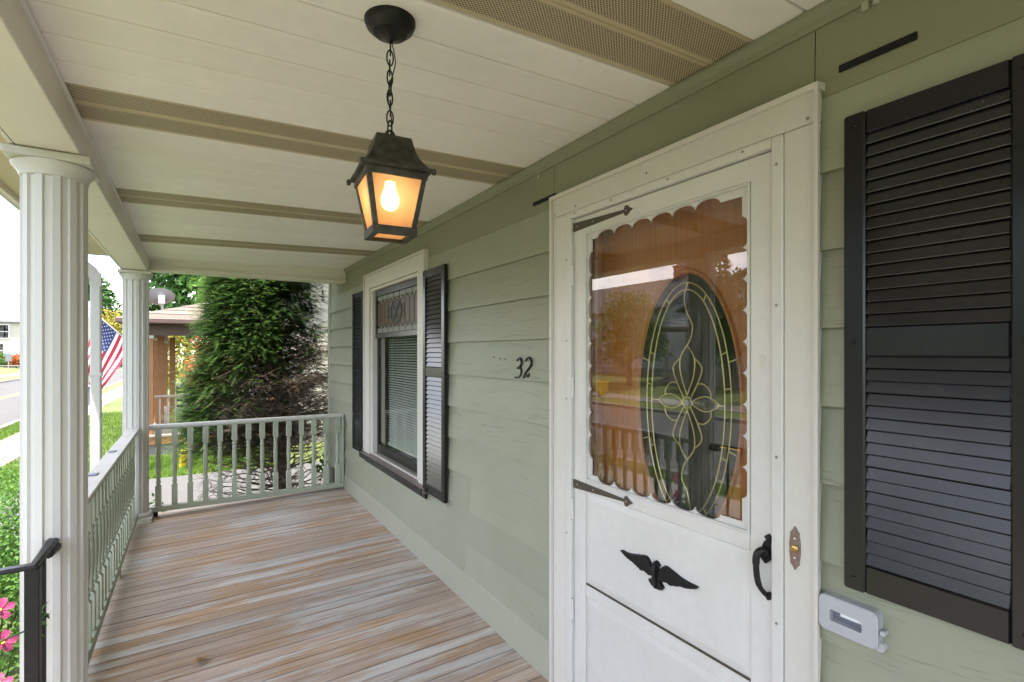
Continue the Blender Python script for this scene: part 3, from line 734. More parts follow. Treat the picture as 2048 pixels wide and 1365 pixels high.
# stained glass panel hung in the upper half
wo = MB(); frame_ring(wo, rect_loop(3.563, 4.669, 1.628, 2.060), rect_loop(3.607, 4.63, 1.672, 2.005), 1.415, 1.4315)
wo.build('stained_glass_frame', 'blackvinyl', win, None, None, 0.003)
sg_y0, sg_y1, sg_z0, sg_z1 = 3.61, 4.627, 1.675, 2.002
def pane(name, poly, mat, x=1.4245):
    MB().prism(poly, 'x', x, x + 0.003).build(name, mat, win)
def leadline(pts, r=0.0028, closed=False, smooth=False):
    p3 = [(1.4235, y, z) for y, z in pts]
    if smooth: p3 = catmull(p3, 5, closed)
    if closed: p3 = list(p3) + [p3[0]]
    MB().tube(p3, r, 5).build('lead_came', 'leaddark', win)
nb = 7
for k in range(nb):
    a = sg_y0 + (sg_y1 - sg_y0) * k / nb; b = sg_y0 + (sg_y1 - sg_y0) * (k + 1) / nb
    pane('clear_pane', [(a + .003, sg_z0), (b - .003, sg_z0), (b - .003, sg_z0 + .038), (a + .003, sg_z0 + .038)], 'glassclear')
    pane('clear_pane', [(a + .003, sg_z1 - .036), (b - .003, sg_z1 - .036), (b - .003, sg_z1), (a + .003, sg_z1)], 'glassclear')
    leadline([(a, sg_z0), (a, sg_z0 + .04)]); leadline([(a, sg_z1 - .04), (a, sg_z1)])
leadline([(sg_y0, sg_z0 + .04), (sg_y1, sg_z0 + .04)]); leadline([(sg_y0, sg_z1 - .038), (sg_y1, sg_z1 - .038)])
nl = 10; lw = (sg_y1 - sg_y0) / nl
for k in range(nl):
    a = sg_y0 + lw * k; b = a + lw; m0 = (a + b) / 2; z0, z1 = sg_z0 + .042, sg_z1 - .040
    pane('amber_pane', [(m0, z0), (b - .002, z0 + .028), (b - .002, z1 - .03), (m0, z1), (a + .002, z1 - .03), (a + .002, z0 + .028)], 'glassamber')
    pane('clear_pane', [(a, z0 + .024), (a - lw * .26, z0 + .001), (a + lw * .26, z0 + .001)] if k else [(a + .001, z0 + .024), (a + .001, z0 + .001), (a + lw * .26, z0 + .001)], 'glassclear', 1.4248)
    pane('clear_pane', [(a, z1 - .026), (a + lw * .26, z1 - .001), (a - lw * .26, z1 - .001)] if k else [(a + .001, z1 - .026), (a + lw * .26, z1 - .001), (a + .001, z1 - .001)], 'glassclear', 1.4248)
    leadline([(a, z0 + .024), (a, z1 - .026)], 0.0022)
yc, zc2 = (sg_y0 + sg_y1) / 2, (sg_z0 + sg_z1) / 2
hexp = [(yc - .13, zc2), (yc - .105, zc2 + .06), (yc - .055, zc2 + .085), (yc, zc2 + .095), (yc + .055, zc2 + .085), (yc + .105, zc2 + .06), (yc + .13, zc2), (yc + .105, zc2 - .06), (yc + .055, zc2 - .085), (yc, zc2 - .095), (yc - .055, zc2 - .085), (yc - .105, zc2 - .06)]
pane('green_pane', hexp, 'glassgreen', 1.4222); 
def leadtop(pts, closed=False, smooth=False, r=0.003):
    p3 = [(1.421, y, z) for y, z in pts]
    if smooth: p3 = catmull(p3, 6, closed)
    if closed: p3 = list(p3) + [p3[0]]
    MB().tube(p3, r, 5).build('lead_came', 'leaddark', win)
leadtop(hexp, True); leadtop([(yc + .075, zc2 - .075), (yc - .075, zc2 + .075)]); leadtop([(yc + .058, zc2 - .085), (yc - .092, zc2 + .068)])
leadtop([(yc - .085, zc2 - .072), (yc - .01, zc2 - .005)]); leadtop([(yc + .02, zc2 + .01), (yc + .085, zc2 + .072)])
for sgn in (-1, 1):
    leadtop([(yc + sgn * .13, zc2), (yc + sgn * .155, zc2 + .05), (yc + sgn * .20, zc2 + .045), (yc + sgn * .195, zc2 + .01), (yc + sgn * .165, zc2 - .002), (yc + sgn * .20, zc2 - .02), (yc + sgn * .195, zc2 - .055), (yc + sgn * .15, zc2 - .05)], True, True, 0.0026)

# ---- shutters
def shutter(y0, y1, z0, z1, zm0, zm1, nu, nlw, label, st=0.047, tr=0.055):
    xf, xb = 1.352, 1.3790
    s_ = MB()
    s_.box(xf, xb, y0, y0 + st, z0, z1); s_.box(xf, xb, y1 - st, y1, z0, z1)
    sh = s_.build('shutter', 'blackvinyl', HP, (1.39, (y0 + y1) / 2, z0), None, 0.004)
    if label: sh['label'] = label
    o = world_loc(sh)
    for a, b in ((z0 + 0.001, z0 + tr + 0.012), (zm0, zm1), (z1 - tr, z1 - 0.001)):
        bx('rail', 'blackvinyl', sh, xf + 0.003, xb - 0.001, y0 + st, y1 - st, a, b, 0.003)
    bx('backing', 'slotblack', sh, 1.3772, 1.3784, y0 + st, y1 - st, z0 + tr, z1 - tr)
    for za, zb, n in ((zm1, z1 - tr, nu), (z0 + tr + 0.012, zm0, nlw)):
        p = (zb - za) / n
        lv_ = ((xf + 0.0115, 0.97), (xf + 0.0045, 0.13), (xf + 0.0055, 0.06), (xb - 0.0035, 0.10))
        m_ = MB().quadstrip([[(x_, y0 + st, p * q_), (x_, y1 - st, p * q_)] for x_, q_ in lv_], False)
        me = mesh_from(m_, 'louver', 'louvervinyl', o, 30)
        for k in range(n):
            lo_ = link('louver', me, sh, (rnd.uniform(-0.0006, 0.0006), 0, za + k * p + rnd.uniform(-0.0006, 0.0006))); lo_.rotation_euler = (rnd.uniform(-0.0025, 0.0025), 0, 0)
    for y in (y0 + st / 2, y1 - st / 2):
        for z in (z0 + 0.03, (zm0 + zm1) / 2, z1 - 0.03):
            b_ = MB().tube([(xf - 0.004, y, z), (xf + 0.001, y, z)], 0.006, 8, rs=[0.004, 0.007]); b_.build('bolt', 'blackvinyl', sh, None, 50)
    return sh
shutter(0.290, 0.639, 0.926, 2.076, 1.490, 1.560, 16, 17, 'nearest black shutter, right of the white door')
shutter(3.002, 3.366, 0.533, 2.066, 1.335, 1.400, 19, 24, 'black shutter on the door side of the window')
shutter(4.876, 5.240, 0.533, 2.085, 1.335, 1.400, 19, 24, 'black shutter on the far side of the window')

# ================================================================= THE PORCH
porch = empty('porch', (0.5, 1.5, GZ), 'covered porch with worn plank floor and white panelled ceiling', 'porch')
# floor boards run from the house to the street edge
pw = 0.0826
fx0, fx1 = -0.60, 1.398
y = Y0; k = 0
while y < Y1:
    w = min(pw, Y1 - y) - 0.0034
    jz = rnd.uniform(-0.0012, 0.0012)
    m_ = MB(); ch = 0.0016
    sec = [(y, -0.022), (y, -ch), (y + ch, 0), (y + w - ch, 0), (y + w, -ch), (y + w, -0.022)]
    xs_ = [fx0 - rnd.uniform(0, 0.006), fx1]
    m_.quadstrip([[(x, a, fz(x, a) + b + jz) for a, b in sec] for x in xs_], True, True, True)
    m_.build('floor_plank', 'floorwood', porch, (fx0, y, 0.0)); y += pw; k += 1
m_ = MB(); m_.quadstrip([[(fx0 + 0.03, yy, fz(fx0, yy) - zz) for zz in (0.03, 0.26)] + [(fx1, yy, fz(fx1, yy) - zz) for zz in (0.26, 0.03)] for yy in (Y0, Y1 - 0.01)], True, True, True)
m_.build('floor_joists', 'soil', porch)
bx('skirt_board', 'railgreen', porch, fx0 + 0.005, fx0 + 0.029, Y0, Y1, GZ, -0.12)
bx('skirt_board', 'railgreen', porch, fx0 + 0.03, fx1, Y1 - 0.022, Y1 - 0.004, GZ, -0.06)
# steps down to the walk
for k in range(3): 
    zt = fz(-0.6, 1.2) - 0.19 * (k + 1)
    bx('step', 'greywood', porch, -0.605 - 0.29 * (k + 1), -0.607 - 0.29 * k + 0.02, 0.45, 1.95, zt - 0.04, zt, 0.004)
    bx('riser', 'railgreen', porch, -0.60 - 0.29 * k - 0.02, -0.60 - 0.29 * k, 0.46, 1.94, zt - 0.04 - 0.15, zt - 0.002 + 0.0 if k else zt - 0.002)
# ceiling: 0.15 m lanes; every eighth pair is vented
lane = 0.1507; base_y = 0.889
def ceil_lane(y0, vent, idx):
    yc_ = y0 + lane / 2; L = 1.398 + 0.352
    m_ = MB(); h = lane / 2
    if vent: sec = [(-h, 0.006), (-h + 0.004, 0.0), (-h + 0.012, 0.0015), (h - 0.012, 0.0015), (h - 0.004, 0.0), (h, 0.006), (h, 0.010), (-h, 0.010)]
    else: sec = [(-h, 0.016), (-h + 0.007, 0.014), (-h + 0.010, 0.0030), (-h + 0.022, 0.0), (h, 0.0), (h, 0.019), (-h, 0.019)]
    m_.quadstrip([[(x, a, b) for a, b in sec] for x in (0, L)], True, True, True)
    key = ('v' if vent else 'w')
    if key not in lane_me: lane_me[key] = mesh_from(m_, 'vented_panel' if vent else 'ceiling_panel', 'ventedtan' if vent else 'ceilwhite')
    nm = 'vented_panel' if vent else 'ceiling_panel'
    ob = link(nm, lane_me[key], porch, Vector((-0.352, yc_, cz(-0.352))) - world_loc(porch))
    ob.rotation_euler = (0, -math.atan(CEILS), 0)
lane_me = {}
i0 = math.floor((Y0 - base_y) / lane); i1 = math.floor((Y1 - 0.11 - base_y) / lane)
for i in range(i0, i1 + 1): ceil_lane(base_y + i * lane, (i % 8) in (0, 1), i)
bx('ceiling_channel', 'ceilwhite', porch, -0.356, -0.343, Y0, Y1 - 0.1, cz(-0.35) - 0.014, cz(-0.35) - 0.002, 0.002)
# front beam, end beam, eave
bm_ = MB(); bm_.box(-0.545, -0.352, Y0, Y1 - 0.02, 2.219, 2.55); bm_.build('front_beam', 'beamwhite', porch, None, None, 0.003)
bx('beam_joint', 'slotblack', porch, -0.5285, -0.5268, Y0, Y1 - 0.03, 2.2180, 2.2195)
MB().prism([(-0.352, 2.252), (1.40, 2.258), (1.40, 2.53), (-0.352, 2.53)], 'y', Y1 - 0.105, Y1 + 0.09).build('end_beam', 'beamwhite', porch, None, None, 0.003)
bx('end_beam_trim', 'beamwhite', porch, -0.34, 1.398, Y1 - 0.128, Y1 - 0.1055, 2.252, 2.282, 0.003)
MB().prism([(-0.545, 2.405), (-0.90, 2.43), (-0.90, 2.445), (-0.545, 2.42)], 'y', Y0 - 0.3, 6.12).build('eave_soffit', 'ventedtan', porch)
bx('fascia', 'beamwhite', porch, -0.925, -0.9005, Y0 - 0.3, 6.14, 2.40, 2.57, 0.003)
# open gutter
g = MB(); prof = [(-0.926, 2.56), (-0.926, 2.445), (-0.99, 2.440), (-1.02, 2.47), (-1.035, 2.54), (-1.045, 2.555), (-1.03, 2.557), (-1.012, 2.475), (-0.985, 2.447), (-0.935, 2.452), (-0.935, 2.56)]
g.prism(prof, 'y', Y0 - 0.3, 6.14); g.build('gutter', 'spout', porch)
g = MB(); g.v = []; 
g.quadstrip([[(-0.93, yy, 2.575), (1.42, yy, 3.55), (1.42, yy, 3.61), (-0.93, yy, 2.635)] for yy in (Y0 - 0.35, 6.16)], True, True, True)
g.build('porch_roof', 'shinglegrey', porch)
bx('end_fascia', 'beamwhite', porch, -0.90, 1.40, 6.12, 6.14, 2.41, 2.56, 0.003)
MB().prism([(-0.545, 2.425), (1.40, 2.425), (1.40, 2.437), (-0.545, 2.437)], 'y', Y1 + 0.092, 6.1195).build('end_soffit', 'ventedtan', porch)

# ---- columns
def column(yc_, label, xc=-0.442):
    zb = fz(xc, yc_); c = empty('porch_column', (xc, yc_, zb), label, 'column', 'white fluted porch columns')
    bx('plinth', 'column', c, xc - 0.125, xc + 0.125, yc_ - 0.125, yc_ + 0.125, zb, zb + 0.045, 0.006)
    m_ = MB(); m_.lathe([(0.118, zb + 0.046), (0.122, zb + 0.06), (0.118, zb + 0.075), (0.104, zb + 0.085)], xc, yc_, 32); m_.build('base_ring', 'column', c, None, 50)
    nf = 12; rings = []; pr = []
    Rr = 0.0955
    for k in range(nf):
        a0 = 2 * math.pi * k / nf + 0.11; aw = 2 * math.pi / nf
        for fa, rr in ((0.0, Rr), (0.42, Rr * 1.0), (0.50, Rr - 0.009), (0.90, Rr - 0.009), (0.97, Rr)):
            pr.append((rr, a0 + aw * fa))
    rings = [[(xc + r_ * math.cos(a), yc_ + r_ * math.sin(a), z) for r_, a in pr] for z in (zb + 0.086, zb + 1.2, 2.150)]
    m_ = MB(); m_.quadstrip(rings, True, True, True); m_.build('shaft', 'column', c)
    m_ = MB(); m_.lathe([(0.092, 2.134), (0.099, 2.138), (0.100, 2.146), (0.104, 2.156), (0.113, 2.168), (0.120, 2.176), (0.122, 2.183), (0.118, 2.1875)], xc, yc_, 36); m_.build('capital', 'column', c, None, 45)
    bx('abacus', 'column', c, xc - 0.121, xc + 0.121, yc_ - 0.121, yc_ + 0.121, 2.1870, 2.2155, 0.004)
    return c
column(2.52, 'near white fluted column beside the black handrail')
column(5.62, 'far white fluted column at the porch corner')
column(-0.35, 'white fluted column on the near side of the porch steps')

# ---- railings
def baluster_mesh(zlo, zhi):
    H = zhi - zlo; b = 0.0225; m_ = MB()
    za, zb = zlo + H * 0.275, zhi - H * 0.245
    # square ends with chamfered shoulders
    for z0, z1, sh in ((zlo, za, 1), (zb, zhi, -1)):
        lo = [(-b, -b), (b, -b), (b, b), (-b, b)]; t_ = 0.013
        ring = lambda s_, z: [(x * s_, y_ * s_, z) for x, y_ in lo]
        if sh == 1: m_.quadstrip([ring(1, z0), ring(1, z1 - t_), ring(0.66, z1)], True, True, True)
        else: m_.quadstrip([ring(0.66, z0), ring(1, z0 + t_), ring(1, z1)], True, True, True)
    L = zb - za
    prof = [(0.014, za - 0.003), (0.015, za + 0.008), (0.0195, za + 0.02), (0.021, za + 0.028), (0.0165, za + 0.036), (0.0145, za + 0.044), (0.0185, za + 0.052), (0.0145, za + 0.062),
            (0.0175, za + 0.10), (0.0205, za + L * 0.50), (0.0195, zb - 0.10), (0.0165, zb - 0.062), (0.0195, zb - 0.052), (0.0195, zb - 0.046), (0.0145, zb - 0.038), (0.0165, zb - 0.026), (0.0205, zb - 0.018), (0.0165, zb - 0.008), (0.014, zb + 0.003)]
    m_.lathe(prof, 0, 0, 10, cap=False)
    return m_
rail_end = empty('railing', (0.5, 5.70, 0.0), 'pale green end railing with turned balusters across the porch end', 'railing', 'porch railings')
bz0, bz1 = 0.088, 0.806
bal_me = mesh_from(baluster_mesh(bz0, bz1), 'baluster', 'railgreen', smooth=40)
for x in (-0.282, -0.157, -0.034, 0.09, 0.21, 0.333, 0.456, 0.579, 0.702, 0.826, 0.948, 1.07, 1.191, 1.314):
    link('baluster', bal_me, rail_end, (x - 0.5, 0, 0), rnd.uniform(-0.06, 0.06))
bx('top_rail', 'railcap', rail_end, -0.352, 1.372, 5.655, 5.745, 0.808, 0.836, 0.005)
bx('top_moulding', 'railgreen', rail_end, -0.350, 1.371, 5.678, 5.722, 0.794, 0.8075, 0.002)
bx('bottom_rail', 'railgreen', rail_end, -0.352, 1.372, 5.668, 5.732, 0.043, 0.090, 0.004)
bx('half_post', 'railgreen', rail_end, 1.352, 1.3745, 5.665, 5.735, 0.091, 0.8075, 0.003)
bx('support_block', 'slotblack', rail_end, -0.33, -0.285, 5.675, 5.725, fz(-0.3, 5.7), 0.0425, 0.003)
def side_rail(y0, y1, label, xc=-0.452):
    r = empty('railing', (xc, (y0 + y1) / 2, 0.0), label, 'railing', 'porch railings')
    n = int((y1 - y0 - 0.06) / 0.1235); st = (y1 - y0) / (n + 1)
    for k in range(n):
        link('baluster', bal_me, r, (0, y0 + st * (k + 1) - (y0 + y1) / 2, rnd.uniform(-0.002, 0.002)), rnd.uniform(-0.08, 0.08))
    bx('top_rail', 'railcap', r, xc - 0.045, xc + 0.045, y0, y1, 0.808, 0.836, 0.005)
    bx('top_moulding', 'railgreen', r, xc - 0.022, xc + 0.022, y0, y1, 0.794, 0.8075, 0.002)
    bx('bottom_rail', 'railgreen', r, xc - 0.034, xc + 0.034, y0, y1, 0.043, 0.090, 0.004)
    bx('support_block', 'railgreen', r, xc - 0.03, xc + 0.03, (y0 + y1) / 2 + 0.2, (y0 + y1) / 2 + 0.27, fz(xc, y0), 0.0425, 0.003)
    return r
rs_ = side_rail(2.605, 5.54, 'long pale green railing along the street side between the columns')
for yy in (3.52, 4.28):
    m_ = MB().box(-0.487, -0.445, yy, yy + 0.06, 0.8365, 0.842); m_.build('cap_clip', 'bingrey', rs_, None, None, 0.002)
side_rail(Y0, -0.44, 'pale green railing near the camera end of the porch')
r2 = None

# ---- downspout
ds = empty('downspout', (-0.70, 5.55, GZ), 'white square downspout standing outside the far end of the railing', 'downspout')
def rect_sweep(mb, path, w, d, fold=0.008):
    """square pipe along a path in the XZ plane: w across Y, d in the plane"""
    rings = []
    for i, p in enumerate(path):
        a = Vector(path[max(i - 1, 0)]); b = Vector(path[min(i + 1, len(path) - 1)]); t_ = (b - a).normalized()
        nrm = Vector((t_.z, 0, -t_.x)); p = Vector(p)
        rings.append([p + nrm * d / 2 + Vector((0, w / 2, 0)), p + nrm * d / 2 - Vector((0, w / 2, 0)), p - nrm * d / 2 - Vector((0, w / 2, 0)), p - nrm * d / 2 + Vector((0, w / 2, 0))])
    return mb.quadstrip(rings, True, True, True)
m_ = MB(); rect_sweep(m_, [(-0.71, 5.55, GZ + 0.12), (-0.71, 5.55, 2.08)], 0.072, 0.072); m_.build('pipe', 'spout', ds, None, None, 0.008)
m_ = MB(); arc = [(-0.71, 5.55, 2.06)] + [(-0.71 - 0.15 * (1 - math.cos(a)), 5.55, 2.10 + 0.15 * math.sin(a)) for a in [R(k * 10) for k in range(0, 8)]]
arc += [(-0.90, 5.55, 2.30), (-0.975, 5.55, 2.36), (-0.985, 5.55, 2.445)]
rect_sweep(m_, arc, 0.078, 0.078); m_.build('elbow', 'spout', ds, None, 30)
m_ = MB(); rect_sweep(m_, [(-0.71, 5.55, GZ + 0.13), (-0.73, 5.55, GZ + 0.07), (-0.95, 5.55, GZ + 0.04)], 0.074, 0.074); m_.build('outlet', 'spout', ds)
bx('strap', 'spout', ds, -0.752, -0.668, 5.508, 5.592, 1.3, 1.325, 0.002)

# ---- black iron handrail at the steps
hr = empty('handrail', (-0.43, 2.16, GZ), 'black iron step handrail fixed to the near column', 'handrail')
hz = 0.822
def flatbar(mb, pts, w=0.036, t_=0.012):
    pts = [Vector(p) for p in pts]; rings = []
    for i, p in enumerate(pts):
        d = (pts[min(i + 1, len(pts) - 1)] - pts[max(i - 1, 0)]).normalized()
        sd = Vector((-d.y, d.x, 0)); sd = sd.normalized(); up_ = sd.cross(d) * -1 if sd.cross(d).z < 0 else sd.cross(d)
        prof = [(-w / 2, 0), (-w / 2, t_ * 0.55), (-w * 0.28, t_), (w * 0.28, t_), (w / 2, t_ * 0.55), (w / 2, 0)]
        corner = 1.0
        if 0 < i < len(pts) - 1: corner = 1.0 / max(0.6, math.cos(0.5 * (pts[i] - pts[i - 1]).angle(pts[i + 1] - pts[i])))
        rings.append([p + sd * a * corner + up_ * b for a, b in prof])
    return mb.quadstrip(rings, True, True, True)
m_ = MB(); flatbar(m_, [(-0.432, 2.432, hz), (-0.432, 2.165, hz), (-0.95, 2.165, hz - 0.005), (-1.60, 2.165, hz - 0.42)]); m_.build('top_bar', 'blackiron', hr, None, None, 0.0)
bx('post', 'blackiron', hr, -0.450, -0.414, 2.147, 2.183, GZ, hz - 0.0005, 0.002)
bx('picket', 'blackiron', hr, -0.439, -0.425, 2.285, 2.299, fz(-0.43, 2.2), hz - 0.0005, 0.001)
bx('post', 'blackiron', hr, -1.53, -1.502, 2.151, 2.179, GZ, hz - 0.36, 0.002)
for x in (-0.62, -0.76, -0.90, -1.04, -1.18, -1.32): 
    zt = hz - 0.005 if x > -0.95 else hz - 0.005 - 0.415 * (-0.95 - x) / 0.65
    bx('picket', 'blackiron', hr, x - 0.007, x + 0.007, 2.158, 2.172, -0.55 - (0.12 if x < -0.9 else 0), zt - 0.004, 0.001)
m_ = MB(); m_.tube([(-0.432, 2.36, hz - 0.022), (-0.432, 2.435, hz - 0.022)], 0.02, 14, rs=[0.017, 0.024])
m_.build('wall_bracket', 'blackiron', hr, None, 45)

# ================================================================= THINGS ON THE WALL AND CEILING
# ---- pendant lantern
LX, LY = 0.437, 1.313
lan = empty('pendant_lantern', (LX, LY, 1.80), 'lit black carriage lantern with amber glass hanging from a chain', 'lantern')
ca, sa = math.cos(R(-4.5)), math.sin(R(-4.5))
TILT = 0.03
def lp(x, y_, z): return (LX + x * ca - y_ * sa, LY + x * sa + y_ * ca, z)
czl = cz(LX)
m_ = MB(); m_.lathe([(0.066, czl + 0.004), (0.066, czl - 0.006), (0.060, czl - 0.020), (0.046, czl - 0.030), (0.044, czl - 0.034), (0.018, czl - 0.044), (0.010, czl - 0.052), (0.004, czl - 0.058)], LX, LY, 32); m_.build('canopy', 'blackiron', lan, None, 35)
def link_pts(c, rx, rz, axis, n=18):
    pts = []
    for k in range(n + 1):
        a = 2 * math.pi * k / n; u_ = rx * math.cos(a); w_ = rz * math.sin(a)
        pts.append((c[0] + (u_ if axis == 0 else 0), c[1] + (u_ if axis == 1 else 0), c[2] + w_))
    return pts
zt, zb = czl - 0.056, 2.075
nlk = 9
for k in range(nlk):
    z = zt - 0.014 - (zt - zb - 0.028) * k / (nlk - 1)
    c_ = (LX + rnd.uniform(-.0015, .0015), LY + rnd.uniform(-.0015, .0015), z); rot = rnd.uniform(-0.35, 0.35) + (0 if k % 2 else math.pi / 2)
    pts = [(c_[0] + 0.0085 * math.cos(a) * math.cos(rot), c_[1] + 0.0085 * math.cos(a) * math.sin(rot), c_[2] + 0.0205 * math.sin(a)) for a in [2 * math.pi * q / 18 for q in range(19)]]
    MB().tube(pts, 0.0021, 6, False).build('chain_link', 'blackiron', lan, None, 60)
MB().tube(catmull([(LX + 0.004, LY, zt + 0.004), (LX + 0.013, LY - 0.004, zt - 0.05), (LX + 0.003, LY + 0.003, zt - 0.10), (LX - 0.006, LY - 0.003, zt - 0.15), (LX + 0.004, LY, zt - 0.2), (LX + 0.006, LY, zb - 0.02)], 6), 0.0016, 5).build('cord', 'blackiron', lan, None, 60)
MB().tube(link_pts((LX, LY, 2.066), 0.012, 0.016, 0), 0.0036, 8, False).build('hanging_loop', 'bronze', lan, None, 60)
# pagoda roof
m_ = MB(); rr = [(0.036, 2.054), (0.044, 2.0545), (0.046, 2.048), (0.0485, 2.035), (0.053, 2.018), (0.061, 2.0), (0.070, 1.984), (0.081, 1.972), (0.088, 1.967), (0.0885, 1.960), (0.084, 1.958)]
def sq(h, z): 
    pts = []
    for sx, sy in ((-1, -1), (1, -1), (1, 1), (-1, 1)):
        nx_, ny_ = {(-1, -1): (1, -1), (1, -1): (1, 1), (1, 1): (-1, 1), (-1, 1): (-1, -1)}[(sx, sy)]
        for t_ in (0, 0.25, 0.5, 0.75):
            x = sx * h + (nx_ * h - sx * h) * t_; y_ = sy * h + (ny_ * h - sy * h) * t_
            j = rnd.uniform(-0.0007, 0.0007); pts.append(lp(x * (1 + j * 6), y_ * (1 + j * 6), z + j))
    return pts
m_.quadstrip([sq(h, z) for h, z in rr], True, True, True); m_.build('roof', 'bronze', lan, None, 25)
for sx, sy in ((-1, -1), (1, -1), (1, 1), (-1, 1)):
    c_ = lp(sx * 0.090, sy * 0.090, 1.957); MB().box(c_[0] - 0.005, c_[0] + 0.005, c_[1] - 0.005, c_[1] + 0.005, 1.952, 1.967).build('roof_corner', 'bronze', lan, None, None, 0.002)
ht, hb_ = 0.0715, 0.0475; zt2, zb2 = 1.957, 1.812
for sx, sy in ((-1, -1), (1, -1), (1, 1), (-1, 1)):
    w = 0.0062; m_ = MB()
    m_.quadstrip([[lp(sx * h - w if i in (0, 3) else sx * h + w, sy * h - w if i in (0, 1) else sy * h + w, z) for i in range(4)] for h, z in ((hb_, zb2), (ht, zt2))], True, True, True); m_.build('corner_bar', 'bronze', lan)
for h, z0, z1, w in ((ht + 0.006, zt2 - 0.016, zt2 + 0.0015, 0.015), (hb_ + 0.009, zb2 - 0.012, zb2 + 0.008, 0.016)):
    for a0 in range(4):
        c0, s0 = math.cos(a0 * math.pi / 2), math.sin(a0 * math.pi / 2)
        q = [(-h, -h), (h, -h), (h - w, -h + w), (-h + w, -h + w)]
        q = [(x * c0 - y_ * s0, x * s0 + y_ * c0) for x, y_ in q]
        m_ = MB(); m_.quadstrip([[lp(x, y_, z) for x, y_ in q] for z in (z0, z1)], True, True, True); m_.build('frame_band', 'bronze', lan)
for a0 in range(4):
    c0, s0 = math.cos(a0 * math.pi / 2), math.sin(a0 * math.pi / 2)
    q = [(-hb_ + 0.004, -hb_ - 0.001, zb2 + 0.007), (hb_ - 0.004, -hb_ - 0.001, zb2 + 0.007), (ht - 0.004, -ht - 0.001, zt2 - 0.015), (-ht + 0.004, -ht - 0.001, zt2 - 0.015)]
    p4 = [lp(x * c0 - y_ * s0, x * s0 + y_ * c0, z) for x, y_, z in q]
    mm = MB(); mm.v = p4; mm.face((0, 1, 2, 3)); mm.build('amber_pane', 'amberpane', lan, fix=False)
mm = MB(); mm.v = [lp(x, y_, zb2 - 0.004) for x, y_ in ((-0.045, -0.045), (0.045, -0.045), (0.045, 0.045), (-0.045, 0.045))]; mm.face((0, 1, 2, 3)); mm.build('bottom_pane', 'amberpane', lan, fix=False)
m_ = MB(); m_.lathe([(0.004, 1.872), (0.011, 1.874), (0.0185, 1.880), (0.0230, 1.890), (0.0240, 1.900), (0.0222, 1.911), (0.0178, 1.922), (0.0140, 1.933), (0.0130, 1.946)], LX, LY, 24); m_.build('bulb', 'bulbglow', lan, None, 60)
m_ = MB(); m_.lathe([(0.0145, 1.9465), (0.0165, 1.952), (0.0165, 1.985)], LX, LY, 16); m_.build('socket', 'blackiron', lan, None, 40)

# ---- house number 32
num = empty('house_number', (1.388, 2.12, 1.365), 'small black house number 32 on the green siding left of the door', 'house number')
def ribbon(pts, ws, name, z=0):
    c_ = catmull([(1.378, p[0], p[1]) for p in pts], 6); m_ = MB(); n_ = len(c_); wi = []
    for i in range(n_):
        f = i / (n_ - 1) * (len(ws) - 1); k_ = min(int(f), len(ws) - 2); wi.append(ws[k_] + (ws[k_ + 1] - ws[k_]) * (f - k_))
    rings = []
    for i, p in enumerate(c_):
        d = (c_[min(i + 1, n_ - 1)] - c_[max(i - 1, 0)]).normalized(); nv = Vector((0, -d.z, d.y)); w = wi[i]
        rings.append([p + nv * w + Vector((0.006, 0, 0)), p + nv * w * 0.5 + Vector((-0.002, 0, 0)), p - nv * w * 0.5 + Vector((-0.002, 0, 0)), p - nv * w + Vector((0.006, 0, 0))])
    m_.quadstrip(rings, True, True, True); return m_
ribbon([(2.178, 1.457), (2.163, 1.469), (2.147, 1.466), (2.137, 1.449), (2.146, 1.433), (2.164, 1.424), (2.172, 1.421), (2.155, 1.424), (2.141, 1.414), (2.139, 1.397), (2.152, 1.380), (2.176, 1.372), (2.196, 1.373)], [0.004, 0.006, 0.005, 0.005, 0.005, 0.006, 0.007, 0.005, 0.005, 0.006, 0.006, 0.006, 0.006], 'digit').build('digit_three', 'blackiron', num, None, 50)
ribbon([(2.100, 1.457), (2.088, 1.470), (2.070, 1.473), (2.053, 1.461), (2.051, 1.443), (2.066, 1.426), (2.094, 1.404), (2.112, 1.386), (2.120, 1.374), (2.106, 1.381), (2.090, 1.385), (2.074, 1.383), (2.066, 1.398)], [0.004, 0.006, 0.005, 0.005, 0.006, 0.006, 0.006, 0.006, 0.006, 0.008, 0.009, 0.007, 0.003], 'digit').build('digit_two', 'blackiron', num, None, 50)

# ---- doorbell
bell = empty('doorbell', (1.372, 0.768, 0.974), 'bronze doorbell plate with round brass button on the door casing', 'doorbell')
half = [(0.0, 0.059), (0.0035, 0.053), (0.008, 0.046), (0.0125, 0.042), (0.0115, 0.034), (0.0125, 0.030), (0.0145, 0.016), (0.015, 0.0), (0.0145, -0.016), (0.0125, -0.030), (0.0115, -0.034), (0.0125, -0.042), (0.008, -0.046), (0.0035, -0.053), (0.0, -0.059)]
pl = [(0.768 + a, 0.974 + b) for a, b in half] + [(0.768 - a, 0.974 + b) for a, b in half[-2:0:-1]]
MB().prism(pl, 'x', 1.3682, 1.3725).build('plate', 'bellbrown', bell, None, None, 0.0008)
m_ = MB(); m_.lathe([(0.0105, 0), (0.0105, 0.003), (0.0085, 0.0045), (0.0075, 0.003), (0.0065, 0.0035), (0.003, 0.0055)], 0, 0, 20)
bt = mesh_from(m_, 'button', 'brass', smooth=35); o_ = link('button', bt, bell, (-0.0038, 0, 0)); o_.rotation_euler = (0, R(-90), 0)
for dz in (-0.026, 0.026): 
    s_ = link('screw', mesh_from(MB().lathe([(0.003, 0), (0.0015, 0.0015)], 0, 0, 8), 'screw', 'signwhite', smooth=40), bell, (-0.0038, 0, dz)); s_.rotation_euler = (0, R(-90), 0)

